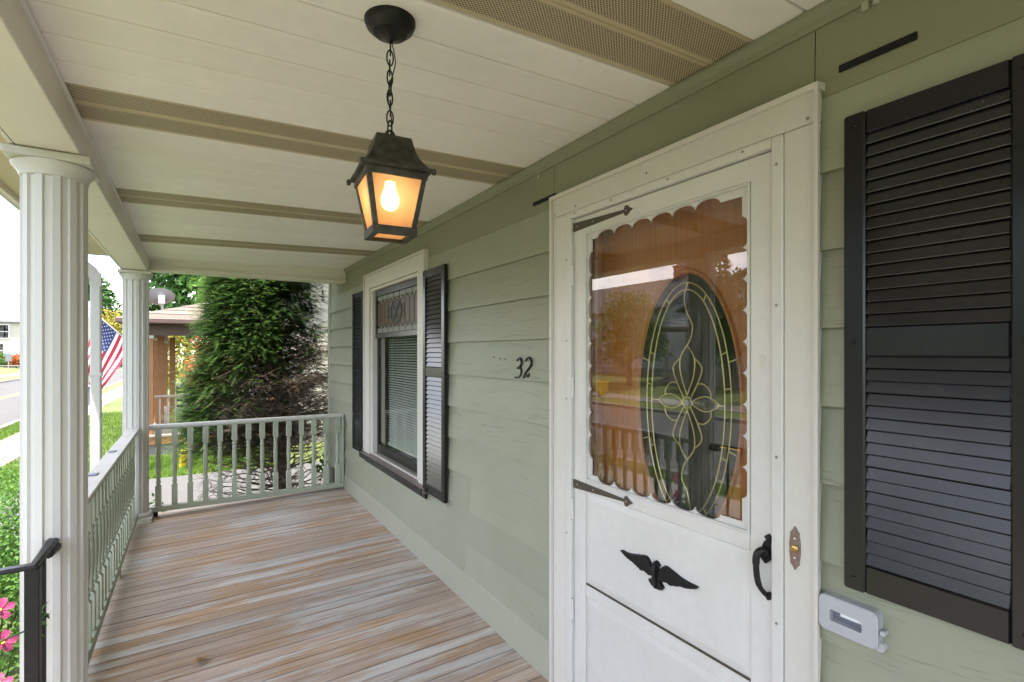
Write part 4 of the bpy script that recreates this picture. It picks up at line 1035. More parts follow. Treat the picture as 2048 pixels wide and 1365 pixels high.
# ---- white plastic box
pb = empty('plastic_box', (1.39, 0.635, 0.80), 'white plastic cover box with a slot window below the near shutter', 'box')
def rrect(y0, y1, z0, z1, r, n=5):
    pts = []
    for cy_, cz_, a0 in ((y1 - r, z1 - r, 0), (y0 + r, z1 - r, 90), (y0 + r, z0 + r, 180), (y1 - r, z0 + r, 270)):
        for k in range(n + 1): a = R(a0 + 90 * k / n); pts.append((cy_ + r * math.cos(a), cz_ + r * math.sin(a)))
    return pts
by0, by1, bz0_, bz1_ = 0.568, 0.703, 0.796, 0.886
hole = rrect(0.602, 0.675, 0.825, 0.853, 0.003)
o1 = rrect(by0, by1, bz0_, bz1_, 0.016); o2 = rrect(by0 + 0.003, by1 - 0.003, bz0_ + 0.003, bz1_ - 0.003, 0.014)
m_ = MB(); m_.quadstrip([[(1.392, y_, z) for y_, z in o1], [(1.363, y_, z) for y_, z in o1], [(1.360, y_, z) for y_, z in o2], [(1.360, y_, z) for y_, z in hole], [(1.378, y_, z) for y_, z in hole]]); m_.build('cover', 'plasticwhite', pb, None, 35)
bx('window_back', 'bingrey', pb, 1.3785, 1.381, 0.600, 0.677, 0.823, 0.855); bx('label_strip', 'signwhite', pb, 1.372, 1.378, 0.604, 0.655, 0.840, 0.851)
m_ = MB(); m_.quadstrip([[(1.3645, y_, z) for y_, z in rrect(by0 - 0.0008, by1 + 0.0008, bz0_ - 0.0008, bz1_ + 0.0008, 0.017)], [(1.3655, y_, z) for y_, z in rrect(by0 - 0.0008, by1 + 0.0008, bz0_ - 0.0008, bz1_ + 0.0008, 0.017)]]); m_.build('seam', 'bingrey', pb)
bx('clip', 'plasticwhite', pb, 1.365, 1.392, 0.556, 0.567, 0.835, 0.846, 0.002)
m_ = MB(); m_.tube([(1.368, 0.5675, 0.806), (1.392, 0.5675, 0.806)], 0.011, 12); m_.build('hinge_knob', 'plasticwhite', pb, None, 40)

# ---- eagle ornament on the storm door
eg = empty('eagle_ornament', (1.386, 1.262, 0.668), 'black cast metal eagle with spread wings on the lower door panel', 'ornament')
EG = [(1.441, 0.746), (1.424, 0.735), (1.406, 0.727), (1.388, 0.723), (1.370, 0.720), (1.367, 0.716), (1.356, 0.716), (1.352, 0.711), (1.343, 0.711), (1.338, 0.705), (1.328, 0.707), (1.322, 0.7135), (1.316, 0.708), (1.306, 0.706), (1.298, 0.702), (1.289, 0.704), (1.280, 0.706), (1.279, 0.699),
      (1.300, 0.690), (1.294, 0.681), (1.285, 0.674), (1.277, 0.670), (1.269, 0.667), (1.258, 0.667), (1.247, 0.668), (1.238, 0.672), (1.229, 0.684), (1.241, 0.696), (1.250, 0.704), (1.236, 0.701), (1.224, 0.705), (1.212, 0.706), (1.204, 0.702), (1.195, 0.703), (1.187, 0.708), (1.175, 0.709), (1.165, 0.714), (1.154, 0.717), (1.140, 0.717), (1.126, 0.721), (1.112, 0.726), (1.097, 0.731), (1.086, 0.742),
      (1.104, 0.743), (1.122, 0.743), (1.142, 0.745), (1.162, 0.748), (1.178, 0.753), (1.193, 0.757), (1.210, 0.762), (1.225, 0.763), (1.240, 0.752), (1.250, 0.737), (1.256, 0.748), (1.249, 0.750), (1.247, 0.755), (1.253, 0.762), (1.260, 0.766), (1.268, 0.766), (1.276, 0.760), (1.279, 0.748), (1.283, 0.738), (1.292, 0.753), (1.300, 0.762), (1.310, 0.767), (1.325, 0.766), (1.339, 0.762), (1.360, 0.757), (1.383, 0.751), (1.400, 0.748), (1.413, 0.747), (1.428, 0.749)]
def puffed(poly, x_back, depth, name, mat, parent, inset=0.0045):
    """cast plaque: bevelled sides with a domed, sub-divided front"""
    bm = bmesh.new(); vs = [bm.verts.new((x_back, y_, z)) for y_, z in poly]; f = bm.faces.new(vs)
    r = bmesh.ops.extrude_face_region(bm, geom=[f]); nv = [g_ for g_ in r['geom'] if isinstance(g_, bmesh.types.BMVert)]
    for v_ in nv: v_.co.x -= depth * 0.5
    ff = [g_ for g_ in r['geom'] if isinstance(g_, bmesh.types.BMFace)]
    bmesh.ops.inset_region(bm, faces=ff, thickness=inset, depth=0.0)
    cen = [v_ for v_ in ff[0].verts]
    for v_ in cen: v_.co.x -= depth * 0.5
    bmesh.ops.recalc_face_normals(bm, faces=bm.faces)
    me = bpy.data.meshes.new(name); po = world_loc(parent)
    bm.transform(Matrix.Translation(-po)); bm.to_mesh(me); bm.free(); me.materials.append(M[mat])
    me.polygons.foreach_set('use_smooth', [True] * len(me.polygons)); me.set_sharp_from_angle(angle=R(60))
    return link(name, me, parent, (0, 0, 0))
puffed(EG, 1.3872, 0.012, 'silhouette', 'blackiron', eg, 0.0032)
for wing in ([(1.425, 0.744), (1.385, 0.745), (1.345, 0.755), (1.312, 0.761), (1.296, 0.75), (1.284, 0.728)], [(1.10, 0.738), (1.14, 0.741), (1.175, 0.748), (1.212, 0.758), (1.234, 0.750), (1.248, 0.728)]):
    MB().tube(catmull([(1.3765, a, b) for a, b in wing], 5), 0.0022, 6, rs=[0.0012] + [0.0022] * 24 + [0.002]).build('wing_edge', 'blackiron', eg, None, 60)
for k in range(5):
    a = 1.40 - k * 0.022; MB().tube([(1.3755, a, 0.745 + k * 0.002), (1.3765, a - 0.012, 0.728 - k * 0.0025)], 0.0018, 5).build('feather', 'blackiron', eg, None, 60)
    a = 1.13 + k * 0.022; MB().tube([(1.3755, a, 0.74 + k * 0.0025), (1.3765, a + 0.010, 0.724 - k * 0.002)], 0.0018, 5).build('feather', 'blackiron', eg, None, 60)
m_ = MB(); m_.tube(catmull([(1.375, 1.264, 0.672), (1.371, 1.264, 0.70), (1.369, 1.265, 0.73), (1.371, 1.266, 0.752), (1.374, 1.262, 0.762)], 5), 0.01, 8, rs=[0.005] * 4 + [0.008] * 5 + [0.0085] * 5 + [0.0065] * 5 + [0.004] * 2); m_.build('body', 'blackiron', eg, None, 60)

# ---- curled dry leaf on the floor
lf = MB(); z0 = fz(-0.05, 2.6)
def floor_pt(x, y_, dz): return (x, y_, fz(x, y_) + dz)
rows = []
for i in range(7):
    t_ = i / 6; wv_ = 0.016 * math.sin(math.pi * min(max(t_ * 0.9 + 0.05, 0), 1))
    c_ = (-0.01 + 0.075 * t_, 2.915 + 0.03 * t_, 0.003 + 0.012 * math.sin(t_ * 5) ** 2)
    rows.append([floor_pt(c_[0] - wv_ * 0.4, c_[1] + wv_, c_[2] + wv_ * 0.9), floor_pt(c_[0], c_[1], c_[2]), floor_pt(c_[0] + wv_ * 0.4, c_[1] - wv_, c_[2] + wv_ * 0.7)])
lf.quadstrip(rows, False)
tag(lf.build('dry_leaf', 'dryleaf', None, floor_pt(0.0, 2.92, 0), 60), 'curled dry brown leaf lying on the porch floorboards', 'leaf')

# ================================================================= VEGETATION
def rand_dir(r): 
    while True:
        v = Vector((r.uniform(-1, 1), r.uniform(-1, 1), r.uniform(-1, 1)))
        if 0.05 < v.length < 1: return v.normalized()
def leaf(mb, p, d, up_, L, W):
    """folded leaf: four triangles"""
    sd = d.cross(up_); sd = sd.normalized() if sd.length > 1e-4 else d.orthogonal().normalized(); n_ = sd.cross(d)
    b = len(mb.v); m = p + d * L * 0.45
    mb.v += [tuple(p), tuple(m + sd * W * 0.5 + n_ * L * 0.08), tuple(p + d * L - n_ * L * 0.06), tuple(m - sd * W * 0.5 + n_ * L * 0.08)]
    mb.f += [(b, b + 1, b + 2), (b, b + 2, b + 3)]; mb.mi += [mb.cur, mb.cur]
def spray(mb, p, d, up_, L, r, nn=7, wid=0.010, ln=0.05):
    """conifer twig: a drooping rib with flat needle tufts on both sides"""
    sd = d.cross(up_); sd = sd.normalized() if sd.length > 1e-4 else d.orthogonal().normalized()
    prev = p
    for k in range(nn):
        t_ = (k + 0.6) / nn; c_ = p + d * L * t_ + Vector((0, 0, -L * 0.22 * t_ * t_))
        l_ = ln * (1.05 - 0.6 * t_)
        for s_ in (-1, 1):
            tip = c_ + sd * s_ * l_ * 0.85 + d * l_ * 0.75 + Vector((0, 0, r.uniform(-0.3, 0.15) * l_))
            b = len(mb.v); q = d * wid * 0.5
            mb.v += [tuple(c_ - q), tuple(c_ + q), tuple(tip)]; mb.f.append((b, b + 1, b + 2)); mb.mi.append(mb.cur)
    b = len(mb.v); e = p + d * L + Vector((0, 0, -L * 0.22)); q = sd * wid * 0.5
    mb.v += [tuple(p - q), tuple(p + q), tuple(e)]; mb.f.append((b, b + 1, b + 2)); mb.mi.append(mb.cur)
def limb(mb, p0, p1, r0, r1, r, n=5, sag=0.0, jitter=0.03):
    pts = []; 
    for k in range(n + 1):
        t_ = k / n; q = Vector(p0).lerp(Vector(p1), t_); q.z -= sag * math.sin(math.pi * t_) 
        if 0 < k < n: q += Vector((r.uniform(-1, 1), r.uniform(-1, 1), r.uniform(-1, 1))) * jitter
        pts.append(q)
    mb.tube(pts, r0, 6, True, [r0 + (r1 - r0) * k / n for k in range(n + 1)])
    return pts

# ---- the big conifer at the end of the porch
def conifer():
    r = random.Random(21); TX, TY = 0.98, 7.35
    t = empty('conifer_tree', (TX, TY, GZ), 'dense green conifer with brown bare lower branches behind the end railing', 'tree')
    tb = MB(); tb.tube([(TX, TY, GZ - 0.05), (TX + 0.02, TY, 0.3), (TX - 0.03, TY + 0.02, 1.4), (TX - 0.10, TY + 0.03, 2.6), (TX - 0.12, TY, 4.2)], 0.06, 10, True, [0.075, 0.062, 0.05, 0.035, 0.01])
    tb.build('trunk', 'bark', t, None, 60)
    wood = MB(); green = MB(); shade = MB(); dead = MB()
    def axis(z): 
        f = (z - GZ) / 5.0
        return Vector((TX - 0.22 - 0.04 * f, TY + 0.05, z))
    def radius(z):      # crown outline
        if z < 0.0: return 0.52 + 0.24 * (z - GZ) / 0.75
        if z < 0.7: return 0.76
        return max(0.05, 0.76 - 0.15 * (z - 0.7))
    nb_ = 560
    for i in range(nb_):
        z = GZ + 0.30 + (4.6 - GZ - 0.3) * (i / nb_) ** 1.0 + r.uniform(-0.06, 0.06)
        a = i * 2.39996 + r.uniform(-0.4, 0.4); Rr = radius(z) * r.uniform(0.72, 1.08)
        if math.cos(a) > 0.2: Rr *= 1.30
        if z < 0.9 and math.cos(a) > -0.3: Rr *= 1.08
        c_ = axis(z); d = Vector((math.cos(a), math.sin(a), 0))
        if z < 0.30 and r.random() < 0.35: continue
        st = Vector((TX - 0.03, TY + 0.02, z - 0.12)); en = c_ + d * Rr + Vector((0, 0, 0.10 * Rr))
        pts = limb(wood, st, en, 0.013 if z < 1.6 else 0.009, 0.003, r, 5, 0.03, 0.035)
        # foliage colour: dead and bare on the porch-side lower right, lit green streetward, painted shade green elsewhere
        front = -math.sin(a); right = math.cos(a)
        deadness = 0.0
        if z < 1.5: deadness = min(0.8, (1.5 - z) * 0.8) + 0.22 * right + 0.42 * front - 0.06
        bare = z < 0.34 + 0.12 * right + r.uniform(-0.12, 0.12)
        for k, q in enumerate(pts[1:]):
            t_ = (k + 1) / 5
            if bare:
                for j in range(4):
                    e = q + (d + rand_dir(r) * 0.9).normalized() * r.uniform(0.10, 0.28)
                    if r.random() < 0.55: limb(wood, q, e, 0.003, 0.001, r, 3, 0.0, 0.02)
                    if r.random() < 0.42: spray(dead, q, (e - q).normalized(), Vector((0, 0, 1)), 0.14, r, 6, 0.008, 0.035)
                continue
            for j in range(13 if t_ > 0.5 else 8):
                dd = (d * r.uniform(0.3, 1.0) + Vector((r.uniform(-1, 1), r.uniform(-1, 1), r.uniform(-0.45, 0.30))) * 0.75).normalized()
                p = q + Vector((r.uniform(-1, 1), r.uniform(-1, 1), r.uniform(-1, 1))) * 0.075
                isdead = deadness > 0.25 + r.uniform(-0.3, 0.45) + (0.35 if t_ > 0.8 and right < 0.2 else 0)
                if isdead:
                    if r.random() < 0.95: spray(dead, p, dd, Vector((0, 0, 1)), r.uniform(0.12, 0.22), r, 7, 0.010, 0.042)
                    if r.random() < 0.60:
                        e = p + dd * r.uniform(0.14, 0.34) + Vector((0, 0, r.uniform(-0.06, 0.05))); limb(wood, p, e, 0.0035, 0.0012, r, 3, 0.0, 0.02)
                else:
                    inner = t_ < 0.55 or right > 0.25  # darker green paints shade into inner and house-side sprays
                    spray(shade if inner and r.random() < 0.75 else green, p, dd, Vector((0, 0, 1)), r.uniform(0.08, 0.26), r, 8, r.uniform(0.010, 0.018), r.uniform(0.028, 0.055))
    # outer skin on the street side so that the outline stays feathery but closed
    for i in range(13000):
        z = r.uniform(0.26, 3.4) + r.uniform(-0.1, 0.1); a = r.uniform(math.pi * 0.55, math.pi * 1.55); c_ = axis(z); d = Vector((math.cos(a), math.sin(a), 0))
        if z < 1.45 and -math.sin(a) > 0.55 + r.uniform(-0.25, 0.25): continue
        p = c_ + d * radius(z) * r.uniform(0.74, 1.0) * (1.14 if z < 1.3 else 1.06)
        spray(green, p, (d + Vector((r.uniform(-.6, .6), r.uniform(-.6, .6), r.uniform(-.3, .45)))).normalized(), Vector((0, 0, 1)), r.uniform(0.08, 0.28), r, 8, r.uniform(0.009, 0.017), r.uniform(0.026, 0.052))
    wood.build('branches', 'deadtwig', t, fix=False)
    for mb, nm, mt in ((green, 'crown', 'spruce'), (shade, 'shaded_foliage', 'spruceshade'), (dead, 'dead_foliage', 'sprucedead')):
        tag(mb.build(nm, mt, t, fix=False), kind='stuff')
conifer()

def blob_leaves(mb, c, rad, n_, L, W, r, flat=1.0, shell=0.55):
    for _ in range(n_):
        d = rand_dir(r); q = (shell + (1 - shell) * r.random() ** 0.5)
        p = Vector(c) + Vector((d.x * rad[0], d.y * rad[1], d.z * rad[2])) * q
        dd = (d * 0.7 + rand_dir(r) * 0.8 + Vector((0, 0, -0.15))).normalized()
        leaf(mb, p, dd, (d + Vector((0, 0, 0.8)) + rand_dir(r) * 0.4).normalized(), L * r.uniform(0.7, 1.25), W * r.uniform(0.7, 1.25))
def tree(x, y_, h, rad, label, mat, seed, name='tree', leafL=0.22, n_=2600, trunk=0.16, lobes=16, group=None, zb=None, low=0.35):
    r = random.Random(seed); zb = gz(x, y_) if zb is None else zb
    t = empty(name, (x, y_, zb), label, 'tree', group)
    tb = MB(); tb.tube([(x, y_, zb - 0.1), (x + 0.05 * rad, y_, zb + h * 0.35), (x, y_ + 0.03 * rad, zb + h * 0.75)], trunk, 8, True, [trunk * 1.2, trunk * 0.8, trunk * 0.3])
    cr = MB()
    for k in range(lobes):
        a = k * 2.4 + r.uniform(-.4, .4); f = (k + 0.5) / lobes; zz = zb + h * (low + (0.92 - low) * f)
        rr = rad * (0.35 + 0.5 * math.sin(math.pi * min(1, 0.15 + f * 0.95))) * r.uniform(0.5, 0.95)
        c_ = Vector((x + rr * math.cos(a), y_ + rr * math.sin(a), zz)); br = rad * r.uniform(0.34, 0.52)
        tb.tube([Vector((x, y_, zb + h * (low * 0.7 + 0.4 * f))), c_], 0.03, 5, True, [trunk * 0.4, trunk * 0.1])
        blob_leaves(cr, c_, (br, br, br * 0.72), n_ // lobes, leafL, leafL * 0.62, r)
    tb.build('trunk', 'bark', t, None, 60); tag(cr.build('crown', mat, t, fix=False), kind='stuff')
    return t
def firtree(x, y_, h, rad, label, seed, mat='spruceshade', n_=1500, zb=None, group=None):
    r = random.Random(seed); zb = gz(x, y_) if zb is None else zb
    t = empty('fir_tree', (x, y_, zb), label, 'tree', group)
    tb = MB(); tb.tube([(x, y_, zb - 0.1), (x, y_, zb + h)], 0.2, 7, True, [0.22, 0.02]); tb.build('trunk', 'bark', t, None, 60)
    cr = MB()
    for i in range(n_):
        f = r.random() ** 0.8; a = r.uniform(0, 6.283); rr = rad * (1 - f) * (0.55 + 0.45 * r.random()) * (0.8 + 0.2 * math.sin(f * 60)); d = Vector((math.cos(a), math.sin(a), 0))
        spray(cr, Vector((x, y_, zb + h * (0.12 + 0.88 * f))) + d * rr * 0.6, (d + Vector((0, 0, -0.15 + 0.6 * f))).normalized(), Vector((0, 0, 1)), max(0.35, rr * 0.7), r, 5, 0.10, 0.35)
    tag(cr.build('crown', mat, t, fix=False), kind='stuff'); return t
def shrub(x, y_, rx, ry, rz, label, mat, seed, n_=1500, L=0.045, name='shrub', zb=None, group=None, lobes=7):
    r = random.Random(seed); zb = gz(x, y_) if zb is None else zb
    t = empty(name, (x, y_, zb), label, 'shrub', group); cr = MB(); st = MB()
    for k in range(lobes):
        a = k * 2.4; q = 0.55 * math.sqrt((k + 0.3) / lobes)
        c_ = Vector((x + rx * q * math.cos(a), y_ + ry * q * math.sin(a), zb + rz * r.uniform(0.75, 1.05)))
        st.tube([(x, y_, zb - 0.03), c_], 0.008, 5, True, [0.012, 0.003])
        blob_leaves(cr, c_, (rx * 0.55, ry * 0.55, rz * 0.85), n_ // lobes, L, L * 0.6, r, shell=0.4)
    st.build('stems', 'bark', t, None, 60); tag(cr.build('foliage', mat, t, fix=False), kind='stuff'); return t
# low shrubs in the front bed
shrub(-1.20, 5.0, 0.55, 0.95, 0.74, 'bright green clipped shrub nearest the porch steps', 'leafmid', 31, 6500, 0.036, group='front bed shrubs')
shrub(-1.60, 6.9, 0.60, 0.80, 0.66, 'bright green rounded shrub in the middle of the front bed', 'leafmid', 32, 3200, 0.036, group='front bed shrubs')
shrub(-0.95, 7.4, 0.42, 0.55, 0.30, 'low leafy green shrub beyond the downspout', 'leafmid', 33, 2600, 0.04, group='front bed shrubs')
shrub(-0.55, 6.55, 0.42, 0.36, 0.42, 'leafy green plant just behind the end railing by the far column', 'leafmid', 34, 2200, 0.05, group='front bed shrubs')
shrub(1.55, 6.75, 0.30, 0.30, 0.55, 'broad leaved sapling at the house corner behind the end railing', 'leafmid', 35, 420, 0.10)
# pink flowers by the handrail
fl = empty('flower_bush', (-0.92, 3.05, GZ), 'pink flowering bush beside the black handrail', 'shrub')
fr = random.Random(5); lv = MB(); stm = MB()
for k in range(46):
    a = fr.uniform(0, 6.283); q = fr.random() ** 0.5 * 0.26; top = Vector((-0.92 + q * math.cos(a), 3.05 + q * 0.9 * math.sin(a), fr.uniform(0.0, 0.36)))
    stm.tube([(-0.92 + q * 0.3 * math.cos(a), 3.05 + q * 0.3 * math.sin(a), GZ), top], 0.004, 5, True, [0.006, 0.002])
    for j in range(16):
        p = Vector((-0.92, 3.05, GZ)).lerp(top, fr.uniform(0.45, 1.0)) + rand_dir(fr) * 0.04; leaf(lv, p, (rand_dir(fr) + Vector((0, 0, -0.2))).normalized(), Vector((0, 0, 1)), fr.uniform(0.05, 0.09), fr.uniform(0.025, 0.042))
for j in range(9):
    p = Vector((-0.432, 2.245, 0.615)) + Vector((fr.uniform(-.015, .012), fr.uniform(-.015, .015), fr.uniform(-.03, .03))); leaf(lv, p, (rand_dir(fr) + Vector((0.5, -0.1, 0.1))).normalized(), Vector((0, 0, 1)), fr.uniform(0.03, 0.055), 0.016)
stm.tube(catmull([(-0.75, 2.90, 0.25), (-0.60, 2.55, 0.45), (-0.44, 2.25, 0.60)], 5), 0.003, 5)
stm.build('stems', 'leafdark', fl, None, 60); tag(lv.build('foliage', 'leafmid', fl, fix=False), kind='stuff')
def flower(c, nrm, size, seed):
    r = random.Random(seed); nrm = Vector(nrm).normalized(); u_ = nrm.orthogonal().normalized(); w_ = nrm.cross(u_); mb = MB()
    for k in range(5):
        a = 2 * math.pi * k / 5 + r.uniform(-.15, .15); d = u_ * math.cos(a) + w_ * math.sin(a); sd = nrm.cross(d); rows = []
        for t_, wd, lift in ((0.08, 0.10, 0.0), (0.35, 0.42, 0.10), (0.7, 0.62, 0.14), (0.95, 0.46, 0.05), (1.05, 0.15, -0.02)):
            m = Vector(c) + d * size * t_ + nrm * size * lift
            rows.append([m - sd * size * wd * 0.55 + nrm * size * 0.10, m, m + sd * size * wd * 0.55 + nrm * size * 0.05])
        mb.quadstrip(rows, False)
    b = mb.build('blossom', 'petal', fl, None, 80, fix=False)
    s_ = MB().tube([Vector(c), Vector(c) + nrm * size * 0.5], 0.004, 6, True, [0.004, 0.006]); s_.build('stamen', 'yellowplastic', fl, None, 60)
flower((-0.695, 2.97, 0.415), (0.15, -0.85, 0.35), 0.044, 1); flower((-0.685, 2.95, 0.285), (0.3, -0.9, 0.3), 0.046, 2); flower((-0.69, 2.93, 0.12), (0.2, -0.7, 0.6), 0.042, 3); flower((-0.85, 3.1, 0.40), (-0.2, -0.6, 0.7), 0.048, 4)

# grass blades where the lawn is near
def grass_patch(name, x0, x1, y0, y1, n_, seed, h=0.07):
    r = random.Random(seed); mb = MB()
    for _ in range(n_):
        x = r.uniform(x0, x1); y_ = r.uniform(y0, y1); z = gz(x, y_); a = r.uniform(0, 6.283); L = h * r.uniform(0.6, 1.4); w = 0.006 * r.uniform(0.7, 1.5)
        dx_, dy_ = math.cos(a), math.sin(a); ln = r.uniform(0.2, 0.8) * L; b = len(mb.v)
        mb.v += [(x - dy_ * w, y_ + dx_ * w, z - 0.005), (x + dy_ * w, y_ - dx_ * w, z - 0.005), (x + dx_ * ln, y_ + dy_ * ln, z + L)]; mb.f.append((b, b + 1, b + 2)); mb.mi.append(0)
    return tag(mb.build(name, 'grass', None, fix=False), 'short bright green grass of the lawns', 'grass', kind='stuff')
grass_patch('grass', -3.15, 1.6, 11.05, 13.3, 26000, 1, 0.08)
grass_patch('grass', -3.15, -0.65, 5.9, 8.3, 16000, 2, 0.09)
grass_patch('grass', -4.8, -4.2, 4.0, 30, 16000, 3, 0.07)
grass_patch('grass', -3.15, -1.0, 13.3, 24.0, 16000, 4, 0.08)

# ================================================================= NEIGHBOUR'S HOUSE AND PORCH
nh = empty('neighbour_house', (2.0, 13.6, GZ), 'cream sided neighbouring house with brown trimmed front porch', 'house')
NY = 13.5
nz0 = 0
for k in range(34):
    za = GZ + 0.35 + k * 0.115
    MB().prism([(NY - 0.012, za), (NY, za + 0.118), (NY + 0.03, za + 0.118), (NY + 0.03, za)], 'x', 1.75, 9.0).build('siding_board', 'cream', nh, (1.75, NY, za))
bx('wall', 'cream', nh, 1.76, 9.0, NY + 0.031, 22.0, GZ, 3.6); bx('foundation', 'concrete', nh, 1.74, 9.02, NY - 0.004, NY + 0.03, GZ - 0.02, GZ + 0.345)
bx('corner_board', 'housewhite', nh, 1.70, 1.80, NY - 0.03, NY + 0.06, GZ + 0.3, 3.6, 0.004)
MB().prism([(1.2, 3.55), (5.4, 6.2), (9.5, 3.55)], 'y', NY - 0.35, 22.4).build('roof', 'shinglebrown', nh)
# its porch on the street side
PX0, PX1, PY0, PY1 = -0.86, 1.70, 13.45, 20.5
dz_ = -0.28
bx('porch_deck', 'greywood', nh, PX0 - 0.06, PX1, PY0 - 0.06, PY1, dz_ - 0.05, dz_, 0.006)
bx('deck_rim', 'cedar', nh, PX0 - 0.03, PX1, PY0 - 0.03, PY1, dz_ - 0.20, dz_ - 0.052)
bx('porch_skirt', 'concrete', nh, PX0 + 0.02, PX1, PY0 + 0.02, PY1, GZ, dz_ - 0.202)
posts = [(PX0 + 0.03, PY0 + 0.07), (PX0 + 0.03, PY0 + 2.3), (PX0 + 0.03, PY0 + 4.6), (PX0 + 0.03, PY1 - 0.1), (PX1 - 0.12, PY0 + 0.07)]
for px_, py_ in posts:
    bx('porch_post', 'cedar', nh, px_ - 0.075, px_ + 0.075, py_ - 0.075, py_ + 0.075, dz_, 1.86, 0.008)
    bx('post_cap', 'housewhite', nh, px_ - 0.085, px_ + 0.085, py_ - 0.085, py_ + 0.085, 1.80, 1.865, 0.004)
bx('porch_beam', 'brownfascia', nh, PX0 - 0.06, PX1 + 0.05, PY0 - 0.02, PY0 + 0.16, 1.866, 2.10, 0.006); bx('porch_beam', 'brownfascia', nh, PX0 - 0.065, PX0 + 0.12, PY0 + 0.165, PY1, 1.866, 2.10, 0.006)
bx('porch_soffit', 'brownfascia', nh, PX0 - 0.40, PX1 + 0.04, PY0 - 0.40, PY1 + 0.3, 2.105, 2.13)
bx('porch_gutter', 'brownfascia', nh, PX0 - 0.50, PX1 + 0.1, PY0 - 0.50, PY0 - 0.401, 2.10, 2.22, 0.02); bx('porch_gutter', 'brownfascia', nh, PX0 - 0.50, PX0 - 0.401, PY0 - 0.40, PY1 + 0.3, 2.10, 2.22, 0.02)
# hipped porch roof with courses of shingles
ex0, ey0, rz0 = PX0 - 0.45, PY0 - 0.45, 2.21
apx, apy, apz = 1.75, PY0 + 2.2, 3.16
nco = 9
for k in range(nco):
    t0, t1 = k / nco, (k + 1) / nco; lift = 0.018
    def L_(a, b, t_): return a + (b - a) * t_
    xa0, xa1 = L_(ex0, apx, t0), L_(ex0, apx, t1); ya0, ya1 = L_(ey0, apy, t0), L_(ey0, apy, t1); z_0, z_1 = L_(rz0, apz, t0), L_(rz0, apz, t1)
    m_ = MB(); m_.v = [(xa0, ya0, z_0 + lift), (apx, ya0, z_0 + lift), (apx, ya1, z_1), (xa1, ya1, z_1), (xa0, ya0, z_0), (apx, ya0, z_0)]; m_.face((0, 1, 2, 3)); m_.face((4, 5, 1, 0)); m_.build('roof_course', 'shinglebrown', nh, fix=False)
    m_ = MB(); m_.v = [(xa0, ya0, z_0 + lift), (xa1, ya1, z_1), (xa1, PY1 + 0.3, z_1), (xa0, PY1 + 0.3, z_0 + lift), (xa0, ya0, z_0), (xa0, PY1 + 0.3, z_0)]; m_.face((0, 1, 2, 3)); m_.face((4, 0, 3, 5)); m_.build('roof_course', 'shinglebrown', nh, fix=False)
# cedar screen panels and porch rails
bx('screen_board', 'cedar', nh, PX0 + 0.13, PX0 + 0.26, PY0 + 0.9, PY0 + 0.95, dz_, 1.86, 0.004); bx('screen_board', 'cedar', nh, PX0 + 0.34, PX0 + 0.46, PY0 + 1.6, PY0 + 1.66, dz_, 1.86, 0.004)
bx('porch_rail', 'greywood', nh, PX0 + 0.11, PX1 - 0.2, PY0 + 0.02, PY0 + 0.13, dz_ + 0.80, dz_ + 0.845, 0.005); bx('porch_rail', 'greywood', nh, PX0 + 0.11, PX1 - 0.2, PY0 + 0.05, PY0 + 0.10, dz_ + 0.08, dz_ + 0.13, 0.005)
k = 0; x = PX0 + 0.2
while x < PX1 - 0.25:
    bx('porch_baluster', 'greywood', nh, x, x + 0.035, PY0 + 0.055, PY0 + 0.095, dz_ + 0.131, dz_ + 0.799); x += 0.145
# dark patio chair on that porch
ch = empty('patio_chair', (-0.15, 15.3, dz_), 'dark metal patio chair standing on the neighbouring porch', 'chair')
for dx_, dy_ in ((-.24, -.24), (.24, -.24), (.24, .24), (-.24, .24)): MB().tube([(-0.15 + dx_, 15.3 + dy_, dz_), (-0.15 + dx_ * .95, 15.3 + dy_ * .95, dz_ + (0.45 if dy_ < 0 else 0.92))], 0.016, 6).build('leg', 'blackiron', ch, None, 60)
bx('seat', 'blackiron', ch, -0.40, 0.10, 15.05, 15.55, dz_ + 0.42, dz_ + 0.452, 0.008)
for k in range(4): bx('back_slat', 'blackiron', ch, -0.38, 0.08, 15.515, 15.535, dz_ + 0.54 + k * 0.1, dz_ + 0.59 + k * 0.1, 0.004)
for s_ in (-0.25, 0.25): MB().tube([(-0.15 + s_, 15.05, dz_ + 0.44), (-0.15 + s_, 15.05, dz_ + 0.66), (-0.15 + s_, 15.5, dz_ + 0.68)], 0.014, 6).build('armrest', 'blackiron', ch, None, 60)
# satellite dish on the porch roof
sx_, sy_, sz_ = -0.62, 14.06, 2.36
dish = empty('satellite_dish', (sx_, sy_, sz_), 'grey satellite dish on the neighbouring porch roof', 'satellite dish')
MB().tube([(sx_, sy_, sz_ - 0.12), (sx_, sy_, sz_ + 0.22), (sx_ - 0.02, sy_ - 0.05, sz_ + 0.38)], 0.025, 8).build('mast', 'steel', dish, None, 60)
m_ = MB(); prof = [(0.02, 0.0), (0.12, 0.012), (0.22, 0.04), (0.30, 0.078), (0.335, 0.10), (0.34, 0.095), (0.29, 0.064), (0.12, -0.004), (0.02, -0.012)]
m_.lathe(prof, 0, 0, 28); dm_ = mesh_from(m_, 'reflector', 'dishgrey', smooth=50)
rf = link('reflector', dm_, dish, (-0.05, 0.06, 0.34)); rf.rotation_euler = Vector((-0.15, 0.62, 0.77)).to_track_quat('Z', 'Y').to_euler(); rf.scale = (0.92, 0.8, 1)
MB().tube([(sx_, sy_, sz_ + 0.24), (sx_ - 0.05, sy_ + 0.5, sz_ + 0.35)], 0.012, 6).build('arm', 'steel', dish, None, 60)
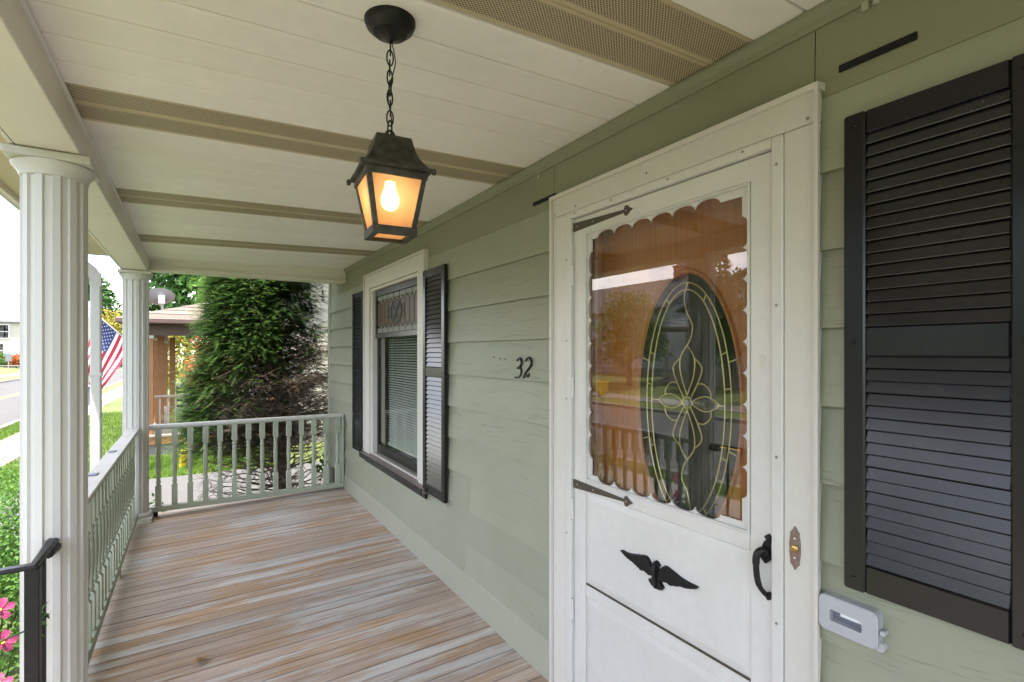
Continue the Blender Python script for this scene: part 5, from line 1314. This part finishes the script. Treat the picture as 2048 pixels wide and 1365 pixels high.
MB().box(sx_ - 0.07, sx_ + 0.05, sy_ - 0.10, sy_ + 0.0, sz_ + 0.24, sz_ + 0.42).build('bracket', 'signwhite', dish, None, None, 0.008)

# ---- flag on a staff
fg = empty('flag', (-0.90, 13.4, 0.9), 'striped flag with blue starred corner on a slanted staff', 'flag')
# staff from the porch post outward and up
sA, sB = Vector((-0.92, 13.34, 1.47)), Vector((-1.66, 13.0, 2.25))
MB().tube([sA, sB], 0.014, 8).build('staff', 'housewhite', fg, None, 60)
MB().lathe([(0.005, sB.z - 0.02), (0.03, sB.z), (0.03, sB.z + 0.02), (0.005, sB.z + 0.045)], sB.x, sB.y, 10).build('finial', 'brass', fg, None, 60)
# cloth hangs from the staff: hoist along it, fly falling down and swinging outward
hoistA = sB.lerp(sA, 0.05); hoistB = sB.lerp(sA, 0.74)
flydir = (Vector((-0.34, -0.05, -0.94))).normalized()
def cloth(u_, v_):      # u along hoist from the peak, v along the fly
    p = hoistA.lerp(hoistB, u_) + flydir * 1.2 * v_
    sq_ = 1 - 0.35 * v_ * v_
    mid = hoistA.lerp(hoistB, 0.35) + flydir * 1.2 * v_
    p = mid + (p - mid) * sq_
    p += Vector((0.02, 0.09, 0.0)) * math.sin(u_ * 9 + v_ * 3.0) * v_ * 0.9 + Vector((0, 0.05, 0)) * math.sin(v_ * 8)
    return p
def patch(name, mat, u0, u1, v0, v1, nu_=3, nv_=16, off=0.0):
    m_ = MB(); m_.quadstrip([[cloth(u0 + (u1 - u0) * i / nu_, v0 + (v1 - v0) * j / nv_) + Vector((0, -off, 0)) for i in range(nu_ + 1)] for j in range(nv_ + 1)], False)
    return m_.build(name, mat, fg, None, 80, fix=False)
for k in range(13):
    u0, u1 = k / 13, (k + 1) / 13; patch('stripe', 'flagred' if k % 2 == 0 else 'flagwhite', u0, u1, 0.4 if k < 7 else 0.0, 1.0)
patch('canton', 'flagblue', 0.0, 7 / 13, 0.0, 0.4, 8, 8)
for i in range(9):
    for j in range(11):
        if (i + j) % 2: continue
        c_ = cloth((i + 1) / 10 * 7 / 13, (j + 1) / 12 * 0.4) + Vector((0, -0.006, 0)); m_ = MB()
        au = (hoistB - hoistA).normalized(); pts = []
        for q in range(10):
            a = math.pi / 2 + q * math.pi / 5; rr_ = 0.016 if q % 2 == 0 else 0.007; pts.append(c_ + au * rr_ * math.sin(a) * -1 + flydir * rr_ * math.cos(a))
        m_.v = [tuple(p) for p in pts]; m_.face(tuple(range(10))); m_.build('star', 'flagwhite', fg, fix=False)

# ---- yard sign, bin, yellow drum
ys_ = empty('yard_sign', (-1.62, 9.2, GZ), 'pale yard sign on a thin black wire stake by the front bed', 'sign')
m_ = MB(); a_ = R(62); 
def ysp(u_, z): return (-1.62 + u_ * math.cos(a_), 9.2 + u_ * math.sin(a_), z)
m_.quadstrip([[ysp(-0.30, 0.02), ysp(0.30, 0.02), ysp(0.30, -0.40), ysp(-0.30, -0.40)], [tuple(Vector(ysp(q, z)) + Vector((0.008, -0.004, 0))) for q, z in ((-0.30, 0.02), (0.30, 0.02), (0.30, -0.40), (-0.30, -0.40))]], True, True, True); m_.build('board', 'signwhite', ys_)
for q in (-0.31, 0.31): MB().tube([ysp(q, GZ), ysp(q, 0.05)], 0.008, 6).build('stake', 'blackiron', ys_, None, 60)
MB().tube([ysp(-0.31, 0.045), ysp(0.31, 0.045)], 0.008, 6).build('crossbar', 'blackiron', ys_, None, 60)
def bin_(x, y_, w, h, mat, label, zb=None):
    zb = gz(x, y_) + 0.02 if zb is None else zb
    b = empty('wheeled_bin', (x, y_, zb), label, 'bin', 'bins at the kerb')
    m_ = MB(); m_.quadstrip([[(x + sx * w * s_, y_ + sy * w * s_, zb + z) for sx, sy in ((-1, -1), (1, -1), (1, 1), (-1, 1))] for s_, z in ((0.40, 0.05), (0.5, h * 0.9))], True, True, True); m_.build('body', mat, b, None, None, 0.02)
    m_ = MB(); m_.quadstrip([[(x + sx * w * s_, y_ + sy * w * s_, zb + z) for sx, sy in ((-1, -1), (1, -1), (1, 1), (-1, 1))] for s_, z in ((0.54, h * 0.905), (0.54, h * 0.95), (0.42, h))], True, True, True); m_.build('lid', mat, b, None, None, 0.015)
    for s_ in (-1, 1): MB().tube([(x + w * 0.42, y_ + s_ * w * 0.36, zb + 0.10), (x + w * 0.42, y_ + s_ * w * 0.46, zb + 0.10)], 0.10, 14).build('wheel', 'blackiron', b, None, 40)
    MB().tube([(x + w * 0.58, y_ - w * 0.35, zb + h * 0.88), (x + w * 0.58, y_ + w * 0.35, zb + h * 0.88)], 0.018, 8).build('handle', mat, b, None, 50)
bin_(-3.72, 28.0, 0.55, 0.85, 'bingrey', 'grey wheeled bin on the sidewalk seen below the flag', GZ + 0.015)
bin_(-14.9, 22.2, 0.62, 1.1, 'binbrown', 'dark brown wheeled bin across the road mirrored in the storm door glass')
yb = empty('yellow_bucket', (-14.6, 19.5, gz(-14.6, 19.5)), 'yellow bucket across the road mirrored in the storm door glass', 'bucket')
zz = gz(-14.6, 19.5) + 0.02
MB().lathe([(0.24, zz), (0.26, zz + 0.05), (0.31, zz + 0.62), (0.34, zz + 0.64), (0.34, zz + 0.70), (0.29, zz + 0.70), (0.22, zz + 0.06)], -14.6, 19.5, 20).build('pail', 'yellowplastic', yb, None, 40)
MB().tube([(-14.6, 19.5 + 0.33 * math.cos(a), zz + 0.66 - 0.22 * math.sin(a)) for a in [R(18 * k) for k in range(11)]], 0.01, 6).build('bail', 'steel', yb, None, 60)
yd = empty('yellow_post', (-0.20, 11.75, GZ), 'small leaning yellow banded plastic post on the grass by the neighbouring porch', 'post')
m_ = MB(); m_.lathe([(0.05, 0.0), (0.065, 0.05), (0.085, 0.22), (0.10, 0.245), (0.10, 0.275), (0.085, 0.285), (0.09, 0.33), (0.10, 0.345), (0.07, 0.39), (0.045, 0.42)], 0, 0, 16)
o_ = link('body', mesh_from(m_, 'body', 'yellowplastic', smooth=35), yd, (0, 0, 0.02)); o_.rotation_euler = (R(4), R(10), 0)
m_ = MB(); m_.lathe([(0.035, 0.421), (0.05, 0.44), (0.045, 0.48), (0.02, 0.51)], 0, 0, 14); o_ = link('cap', mesh_from(m_, 'cap', 'yellowplastic', smooth=35), yd, (0, 0, 0.02)); o_.rotation_euler = (R(4), R(10), 0)

# ================================================================= FAR THINGS
# trees and yards beyond the neighbour
tree(3.2, 27.0, 9.5, 3.4, 'tall bright green tree above the neighbouring porch roof', 'leafbright', 41, n_=6500, leafL=0.34, lobes=26, trunk=0.25)
tree(-0.5, 40.0, 9.0, 3.2, 'darker green tree far behind the satellite dish', 'leafdark', 42, n_=4000, leafL=0.42, lobes=18, trunk=0.25)
tree(0.95, 24.5, 3.3, 1.35, 'orange red ornamental maple seen through the neighbouring porch', 'leafred', 43, n_=2600, leafL=0.16, lobes=14, trunk=0.07, low=0.2)
tree(-1.2, 29.0, 3.6, 1.4, 'yellow green small tree seen through the neighbouring porch', 'leafyellow', 44, n_=2400, leafL=0.18, lobes=12, trunk=0.08, low=0.2)
shrub(0.9, 22.6, 1.2, 0.5, 0.5, 'dark green shrub with pale blooms seen through the neighbouring porch', 'leafdark', 45, 1200, 0.09)
tree(-15.4, 112.0, 15.5, 5.0, 'dark green street tree beyond the flag', 'leafdark', 46, n_=4200, leafL=0.7, lobes=18, trunk=0.3)
tree(-18.8, 128.0, 19.0, 5.0, 'tall green street tree far left of the downspout', 'leafmid', 47, n_=3000, leafL=0.8, lobes=16, trunk=0.2)
tree(-10.2, 105.0, 9.0, 4.6, 'olive green tree down the street behind the flag', 'leafyellow', 48, n_=2600, leafL=0.6, lobes=14, trunk=0.3)
tree(-21.5, 104.0, 11.0, 1.8, 'thin topped tree behind the far cream house', 'leafdark', 49, n_=420, leafL=0.4, lobes=10, trunk=0.25)

def simple_house(name, x0, x1, y0, y1, zb, eave, ridge, mat, roofmat, label, axis='y', board_h=0.2, wins=(), doors=(), chim=None, winsy=()):
    h = empty(name, ((x0 + x1) / 2, (y0 + y1) / 2, zb), label, 'house')
    bx('foundation', 'concrete', h, x0 + 0.03, x1 - 0.03, y0 + 0.03, y1 - 0.03, zb - 0.4, zb + 0.35)
    z = zb + 0.35; sec_done = 0
    while z < eave:
        m_ = MB(); zt_ = min(z + board_h, eave); t_ = 0.02
        m_.quadstrip([[(x0 - t_, y0 - t_, z), (x1 + t_, y0 - t_, z), (x1 + t_, y1 + t_, z), (x0 - t_, y1 + t_, z)], [(x0, y0, zt_), (x1, y0, zt_), (x1, y1, zt_), (x0, y1, zt_)]], True, True, True)
        m_.build('siding_course', mat, h); z = zt_ + 0.0005
    if axis == 'y':
        xm = (x0 + x1) / 2; MB().prism([(x0 - 0.4, eave - 0.12), (xm, ridge), (x1 + 0.4, eave - 0.12), (x1 + 0.4, eave + 0.02), (xm, ridge + 0.16), (x0 - 0.4, eave + 0.02)], 'y', y0 - 0.35, y1 + 0.35).build('roof', roofmat, h)
        MB().prism([(x0, eave), (xm, ridge - 0.08), (x1, eave)], 'y', y0 + 0.01, y1 - 0.01).build('gable', mat, h)
    else:
        ym = (y0 + y1) / 2; MB().prism([(y0 - 0.4, eave - 0.12), (ym, ridge), (y1 + 0.4, eave - 0.12), (y1 + 0.4, eave + 0.02), (ym, ridge + 0.16), (y0 - 0.4, eave + 0.02)], 'x', x0 - 0.35, x1 + 0.35).build('roof', roofmat, h)
        MB().prism([(y0, eave), (ym, ridge - 0.08), (y1, eave)], 'x', x0 + 0.01, x1 - 0.01).build('gable', mat, h)
    for (yc_, zc_, w, hh) in wins:
        f = MB(); frame_ring(f, rect_loop(yc_ - w / 2 - 0.1, yc_ + w / 2 + 0.1, zc_ - hh / 2 - 0.1, zc_ + hh / 2 + 0.1), rect_loop(yc_ - w / 2, yc_ + w / 2, zc_ - hh / 2, zc_ + hh / 2), x1 + 0.07, x1 + 0.0); f = f.build('window', 'housewhite', h)
        bx('pane', 'farglass', f, x1 + 0.024, x1 + 0.03, yc_ - w / 2, yc_ + w / 2, zc_ - hh / 2, zc_ + hh / 2); bx('shade', 'bingrey', f, x1 + 0.021, x1 + 0.0235, yc_ - w / 2, yc_ + w / 2, zc_ - hh / 2, zc_ + hh / 2)
        bx('meeting_rail', 'housewhite', f, x1 + 0.031, x1 + 0.055, yc_ - w / 2, yc_ + w / 2, zc_ - 0.03, zc_ + 0.03)
    for (xc_, zc_, w, hh) in winsy:
        o_, i_ = rect_loop(xc_ - w / 2 - 0.14, xc_ + w / 2 + 0.14, zc_ - hh / 2 - 0.14, zc_ + hh / 2 + 0.14), rect_loop(xc_ - w / 2, xc_ + w / 2, zc_ - hh / 2, zc_ + hh / 2)
        f = MB(); f.quadstrip([[(x, y0, z) for x, z in o_], [(x, y0 - 0.08, z) for x, z in o_], [(x, y0 - 0.08, z) for x, z in i_], [(x, y0, z) for x, z in i_]]); f = f.build('window', 'housewhite', h)
        bx('pane', 'farglass', f, xc_ - w / 2, xc_ + w / 2, y0 - 0.034, y0 - 0.03, zc_ - hh / 2, zc_ + hh / 2); bx('shade', 'bingrey', f, xc_ - w / 2, xc_ + w / 2, y0 - 0.028, y0 - 0.025, zc_ - hh / 2, zc_ + hh / 2)
        bx('meeting_rail', 'housewhite', f, xc_ - w / 2, xc_ + w / 2, y0 - 0.06, y0 - 0.036, zc_ - 0.04, zc_ + 0.04)
    for (yc_, w, hh) in doors:
        d = bx('door', 'brownfascia', h, x1 + 0.01, x1 + 0.06, yc_ - w / 2, yc_ + w / 2, zb + 0.36, zb + 0.36 + hh, 0.01); bx('door_frame', 'housewhite', d, x1 + 0.0605, x1 + 0.075, yc_ - w / 2 - 0.1, yc_ - w / 2, zb + 0.36, zb + 0.46 + hh); bx('door_frame', 'housewhite', d, x1 + 0.0605, x1 + 0.075, yc_ + w / 2, yc_ + w / 2 + 0.1, zb + 0.36, zb + 0.46 + hh)
    if chim:
        cx_, cy_, zt_ = chim; c_ = bx('chimney', 'brick', h, cx_ - 0.35, cx_ + 0.35, cy_ - 0.45, cy_ + 0.45, eave, zt_); bx('chimney_cap', 'concrete', c_, cx_ - 0.42, cx_ + 0.42, cy_ - 0.52, cy_ + 0.52, zt_ + 0.001, zt_ + 0.12, 0.02); bx('chimney_pot', 'brick', c_, cx_ - 0.2, cx_ + 0.2, cy_ - 0.3, cy_ + 0.3, zt_ + 0.121, zt_ + 0.5)
    return h
zt_h = gz(-22, 0)
simple_house('grey_house', -29.5, -21.5, 21.5, 33.5, zt_h, 4.2, 6.5, 'greyhouse', 'shingledark', 'grey sided house across the road mirrored in the storm door glass', 'y', wins=((31.8, 2.3, 0.9, 1.5), (29.3, 2.3, 0.9, 1.5), (26.0, 2.3, 1.6, 1.4), (23.2, 2.3, 0.9, 1.5)), doors=((27.6, 1.0, 2.1),), chim=(-25.4, 23.5, 7.3))
wh = simple_house('white_house', -28.5, -21.0, 11.0, 19.6, zt_h, 3.9, 5.7, 'housewhite', 'shinglebrown', 'white sided house with railed porch across the road mirrored in the storm door glass', 'x', wins=((12.4, 2.4, 0.9, 1.5), (18.6, 2.4, 0.9, 1.5), (14.6, 2.4, 0.9, 1.5)), doors=((16.6, 1.0, 2.1),))
bx('porch_deck', 'greywood', wh, -20.96, -19.0, 14.0, 19.5, zt_h - 0.4, zt_h + 0.30, 0.01)
for yy in (14.1, 16.7, 19.4): bx('porch_post', 'housewhite', wh, -19.2, -19.05, yy - 0.07, yy + 0.07, zt_h + 0.301, zt_h + 2.5, 0.01)
bx('porch_roof', 'shinglebrown', wh, -20.96, -18.8, 13.8, 19.7, zt_h + 2.501, zt_h + 2.72, 0.03)
bx('porch_rail', 'housewhite', wh, -19.16, -19.08, 14.2, 19.3, zt_h + 1.12, zt_h + 1.18); yy = 14.25
while yy < 19.3: bx('porch_baluster', 'housewhite', wh, -19.14, -19.10, yy, yy + 0.05, zt_h + 0.31, zt_h + 1.12); yy += 0.16
tree(-17.6, 20.6, 5.2, 2.2, 'round tree on the lawn across the road mirrored in the storm door glass', 'leafmid', 51, n_=4200, leafL=0.22, lobes=18, trunk=0.15, low=0.3)
tree(-18.6, 15.2, 5.6, 1.9, 'leafy tree before the white house mirrored in the storm door glass', 'leafdark', 52, n_=3200, leafL=0.22, lobes=14, trunk=0.15, low=0.3)
simple_house('tan_house', -29.0, -21.2, -5.5, 6.5, zt_h, 4.3, 7.0, 'cream', 'shinglebrown', 'tan sided house across the road facing the porch steps', 'y', wins=((-3.5, 2.3, 0.9, 1.5), (-0.5, 2.3, 0.9, 1.5), (4.9, 2.3, 0.9, 1.5)), doors=((2.3, 1.0, 2.1),))
tree(-19.0, 8.8, 9.5, 3.4, 'large leafy tree across the road between the tan and white houses', 'leafdark', 57, n_=4200, leafL=0.3, lobes=20, trunk=0.22, low=0.25)
tree(-17.8, 2.0, 7.0, 2.6, 'leafy tree on the lawn of the tan house across the road', 'leafmid', 58, n_=3200, leafL=0.26, lobes=16, trunk=0.18, low=0.3)
tree(-20.0, -9.0, 10.0, 3.8, 'large dark tree across the road behind the viewer', 'leafdark', 59, n_=3600, leafL=0.34, lobes=18, trunk=0.24, low=0.25)
firtree(-38, 33, 14.5, 3.0, 'leftmost tall fir behind the grey house across the road', 53, group='firs behind the houses across the road'); firtree(-37, 29, 13.0, 2.8, 'second tall fir behind the grey house across the road', 54, group='firs behind the houses across the road')
firtree(-36, 19.2, 13.8, 2.9, 'left fir behind the white house across the road', 55, group='firs behind the houses across the road'); firtree(-35, 16.4, 12.6, 2.7, 'right fir behind the white house across the road', 56, group='firs behind the houses across the road')
# cream house down the street on the left
simple_house('cream_house', -34.0, -12.5, 88.0, 99.0, 0.35, 5.35, 8.6, 'cream', 'shinglegrey', 'cream sided house with grey roof far down the street', 'x', 0.22, winsy=((-20.6, 4.1, 1.5, 1.6), (-20.9, 1.7, 1.2, 1.7), (-26.5, 4.1, 1.5, 1.6), (-15.0, 4.1, 1.5, 1.6)))
sw = empty('stone_wall', (-22, 80.5, -0.9), 'low grey stone retaining wall below the far cream house', 'wall')
rr_ = random.Random(3)
for row in range(3):
    xx = -32.0 - 0.3 * row
    while xx < -14.0:
        w = rr_.uniform(0.7, 1.3); bx('stone', 'stone', sw, xx, xx + w - 0.05, 80.5 + rr_.uniform(-.04, .04), 81.0, -0.95 + row * 0.28, -0.95 + row * 0.28 + 0.25, 0.03); xx += w
bx('coping', 'concrete', sw, -32.2, -13.9, 80.4, 81.1, -0.109, -0.01, 0.02)
for k, (xx, mt, lb) in enumerate(((-19.5, 'leafmid', 'left green shrub above the stone wall'), (-17.9, 'leafred', 'red flowering shrub above the stone wall'), (-16.6, 'leafmid', 'right green shrub above the stone wall'), (-21.5, 'leafred', 'orange flowering shrub at the left end of the stone wall'))):
    shrub(xx, 83.0, 1.5, 0.9, 0.8, lb, mt, 60 + k, 700, 0.26, zb=-0.1)
def street_sign(x, y_, zt, label, w=0.45, h=0.6, mat='bingrey', name='street_sign'):
    s_ = empty(name, (x, y_, gz(x, y_)), label, 'sign'); MB().tube([(x, y_, gz(x, y_)), (x, y_, zt)], 0.03, 7).build('pole', 'steel', s_, None, 60)
    bx('panel', mat, s_, x - w / 2, x + w / 2, y_ - 0.05, y_ - 0.03, zt - h, zt, 0.008)
street_sign(-17.6, 78.0, 1.4, 'dark street sign before the far cream house', 0.5, 0.9)
street_sign(-13.6, 100.0, 1.9, 'small white street sign beside the downspout', 0.45, 0.6, 'signwhite')
# utility poles and wires
def pole(x, y_, h, label):
    p = empty('utility_pole', (x, y_, gz(x, y_)), label, 'utility pole', 'utility poles'); zb = gz(x, y_)
    MB().tube([(x, y_, zb - 0.1), (x, y_, zb + h)], 0.15, 10, True, [0.17, 0.11]).build('pole', 'polewood', p, None, 60)
    bx('crossarm', 'polewood', p, x - 1.1, x + 1.1, y_ - 0.06, y_ + 0.06, zb + h - 0.7, zb + h - 0.55)
    for dx_ in (-1.0, -0.4, 0.4, 1.0): MB().lathe([(0.05, zb + h - 0.549), (0.06, zb + h - 0.48), (0.03, zb + h - 0.40)], x + dx_, y_, 8).build('insulator', 'dishgrey', p, None, 60)
PP = [(-13.6, -25.0), (-13.6, 12.6 - 8), (-13.6, 42.0), (-13.6, 84.0)]
for k, (x, y_) in enumerate(PP): pole(x, y_, 9.0, ('utility pole behind the viewer across the road', 'utility pole opposite the porch steps', 'utility pole down the street left of the downspout', 'farthest utility pole down the street')[k])
def wire(a, b, sag, label, r_=0.014):
    pts = [Vector(a).lerp(Vector(b), k / 24) - Vector((0, 0, sag * 4 * (k / 24) * (1 - k / 24))) for k in range(25)]
    tag(MB().tube(pts, r_, 5).build('utility_wire', 'wire', None, pts[0], 60), label, 'wire', 'overhead utility wires')
for (y0_, y1_, seg) in ((-25, 4.6, 'behind the viewer'), (4.6, 42, 'opposite the house'), (42, 84, 'down the street'), (84, 190, 'far down the street')):
    for dx_, zz_, lb in ((-1.0, 7.8, 'outer'), (-0.4, 7.8, 'inner left'), (1.0, 7.8, 'street side'), (0.2, 6.2, 'lower communication')):
        wire((-13.6 + dx_, y0_, zz_), (-13.6 + dx_, y1_, zz_), 0.5, f'{lb} overhead wire span {seg}')
wire((-13.4, 42, 6.0), (1.2, 16, 4.4), 0.4, 'service wire crossing to the neighbouring house', 0.012)
wire((-13.4, 42, 5.4), (2.0, 60, 5.0), 0.5, 'service wire crossing the street behind the flag', 0.014)
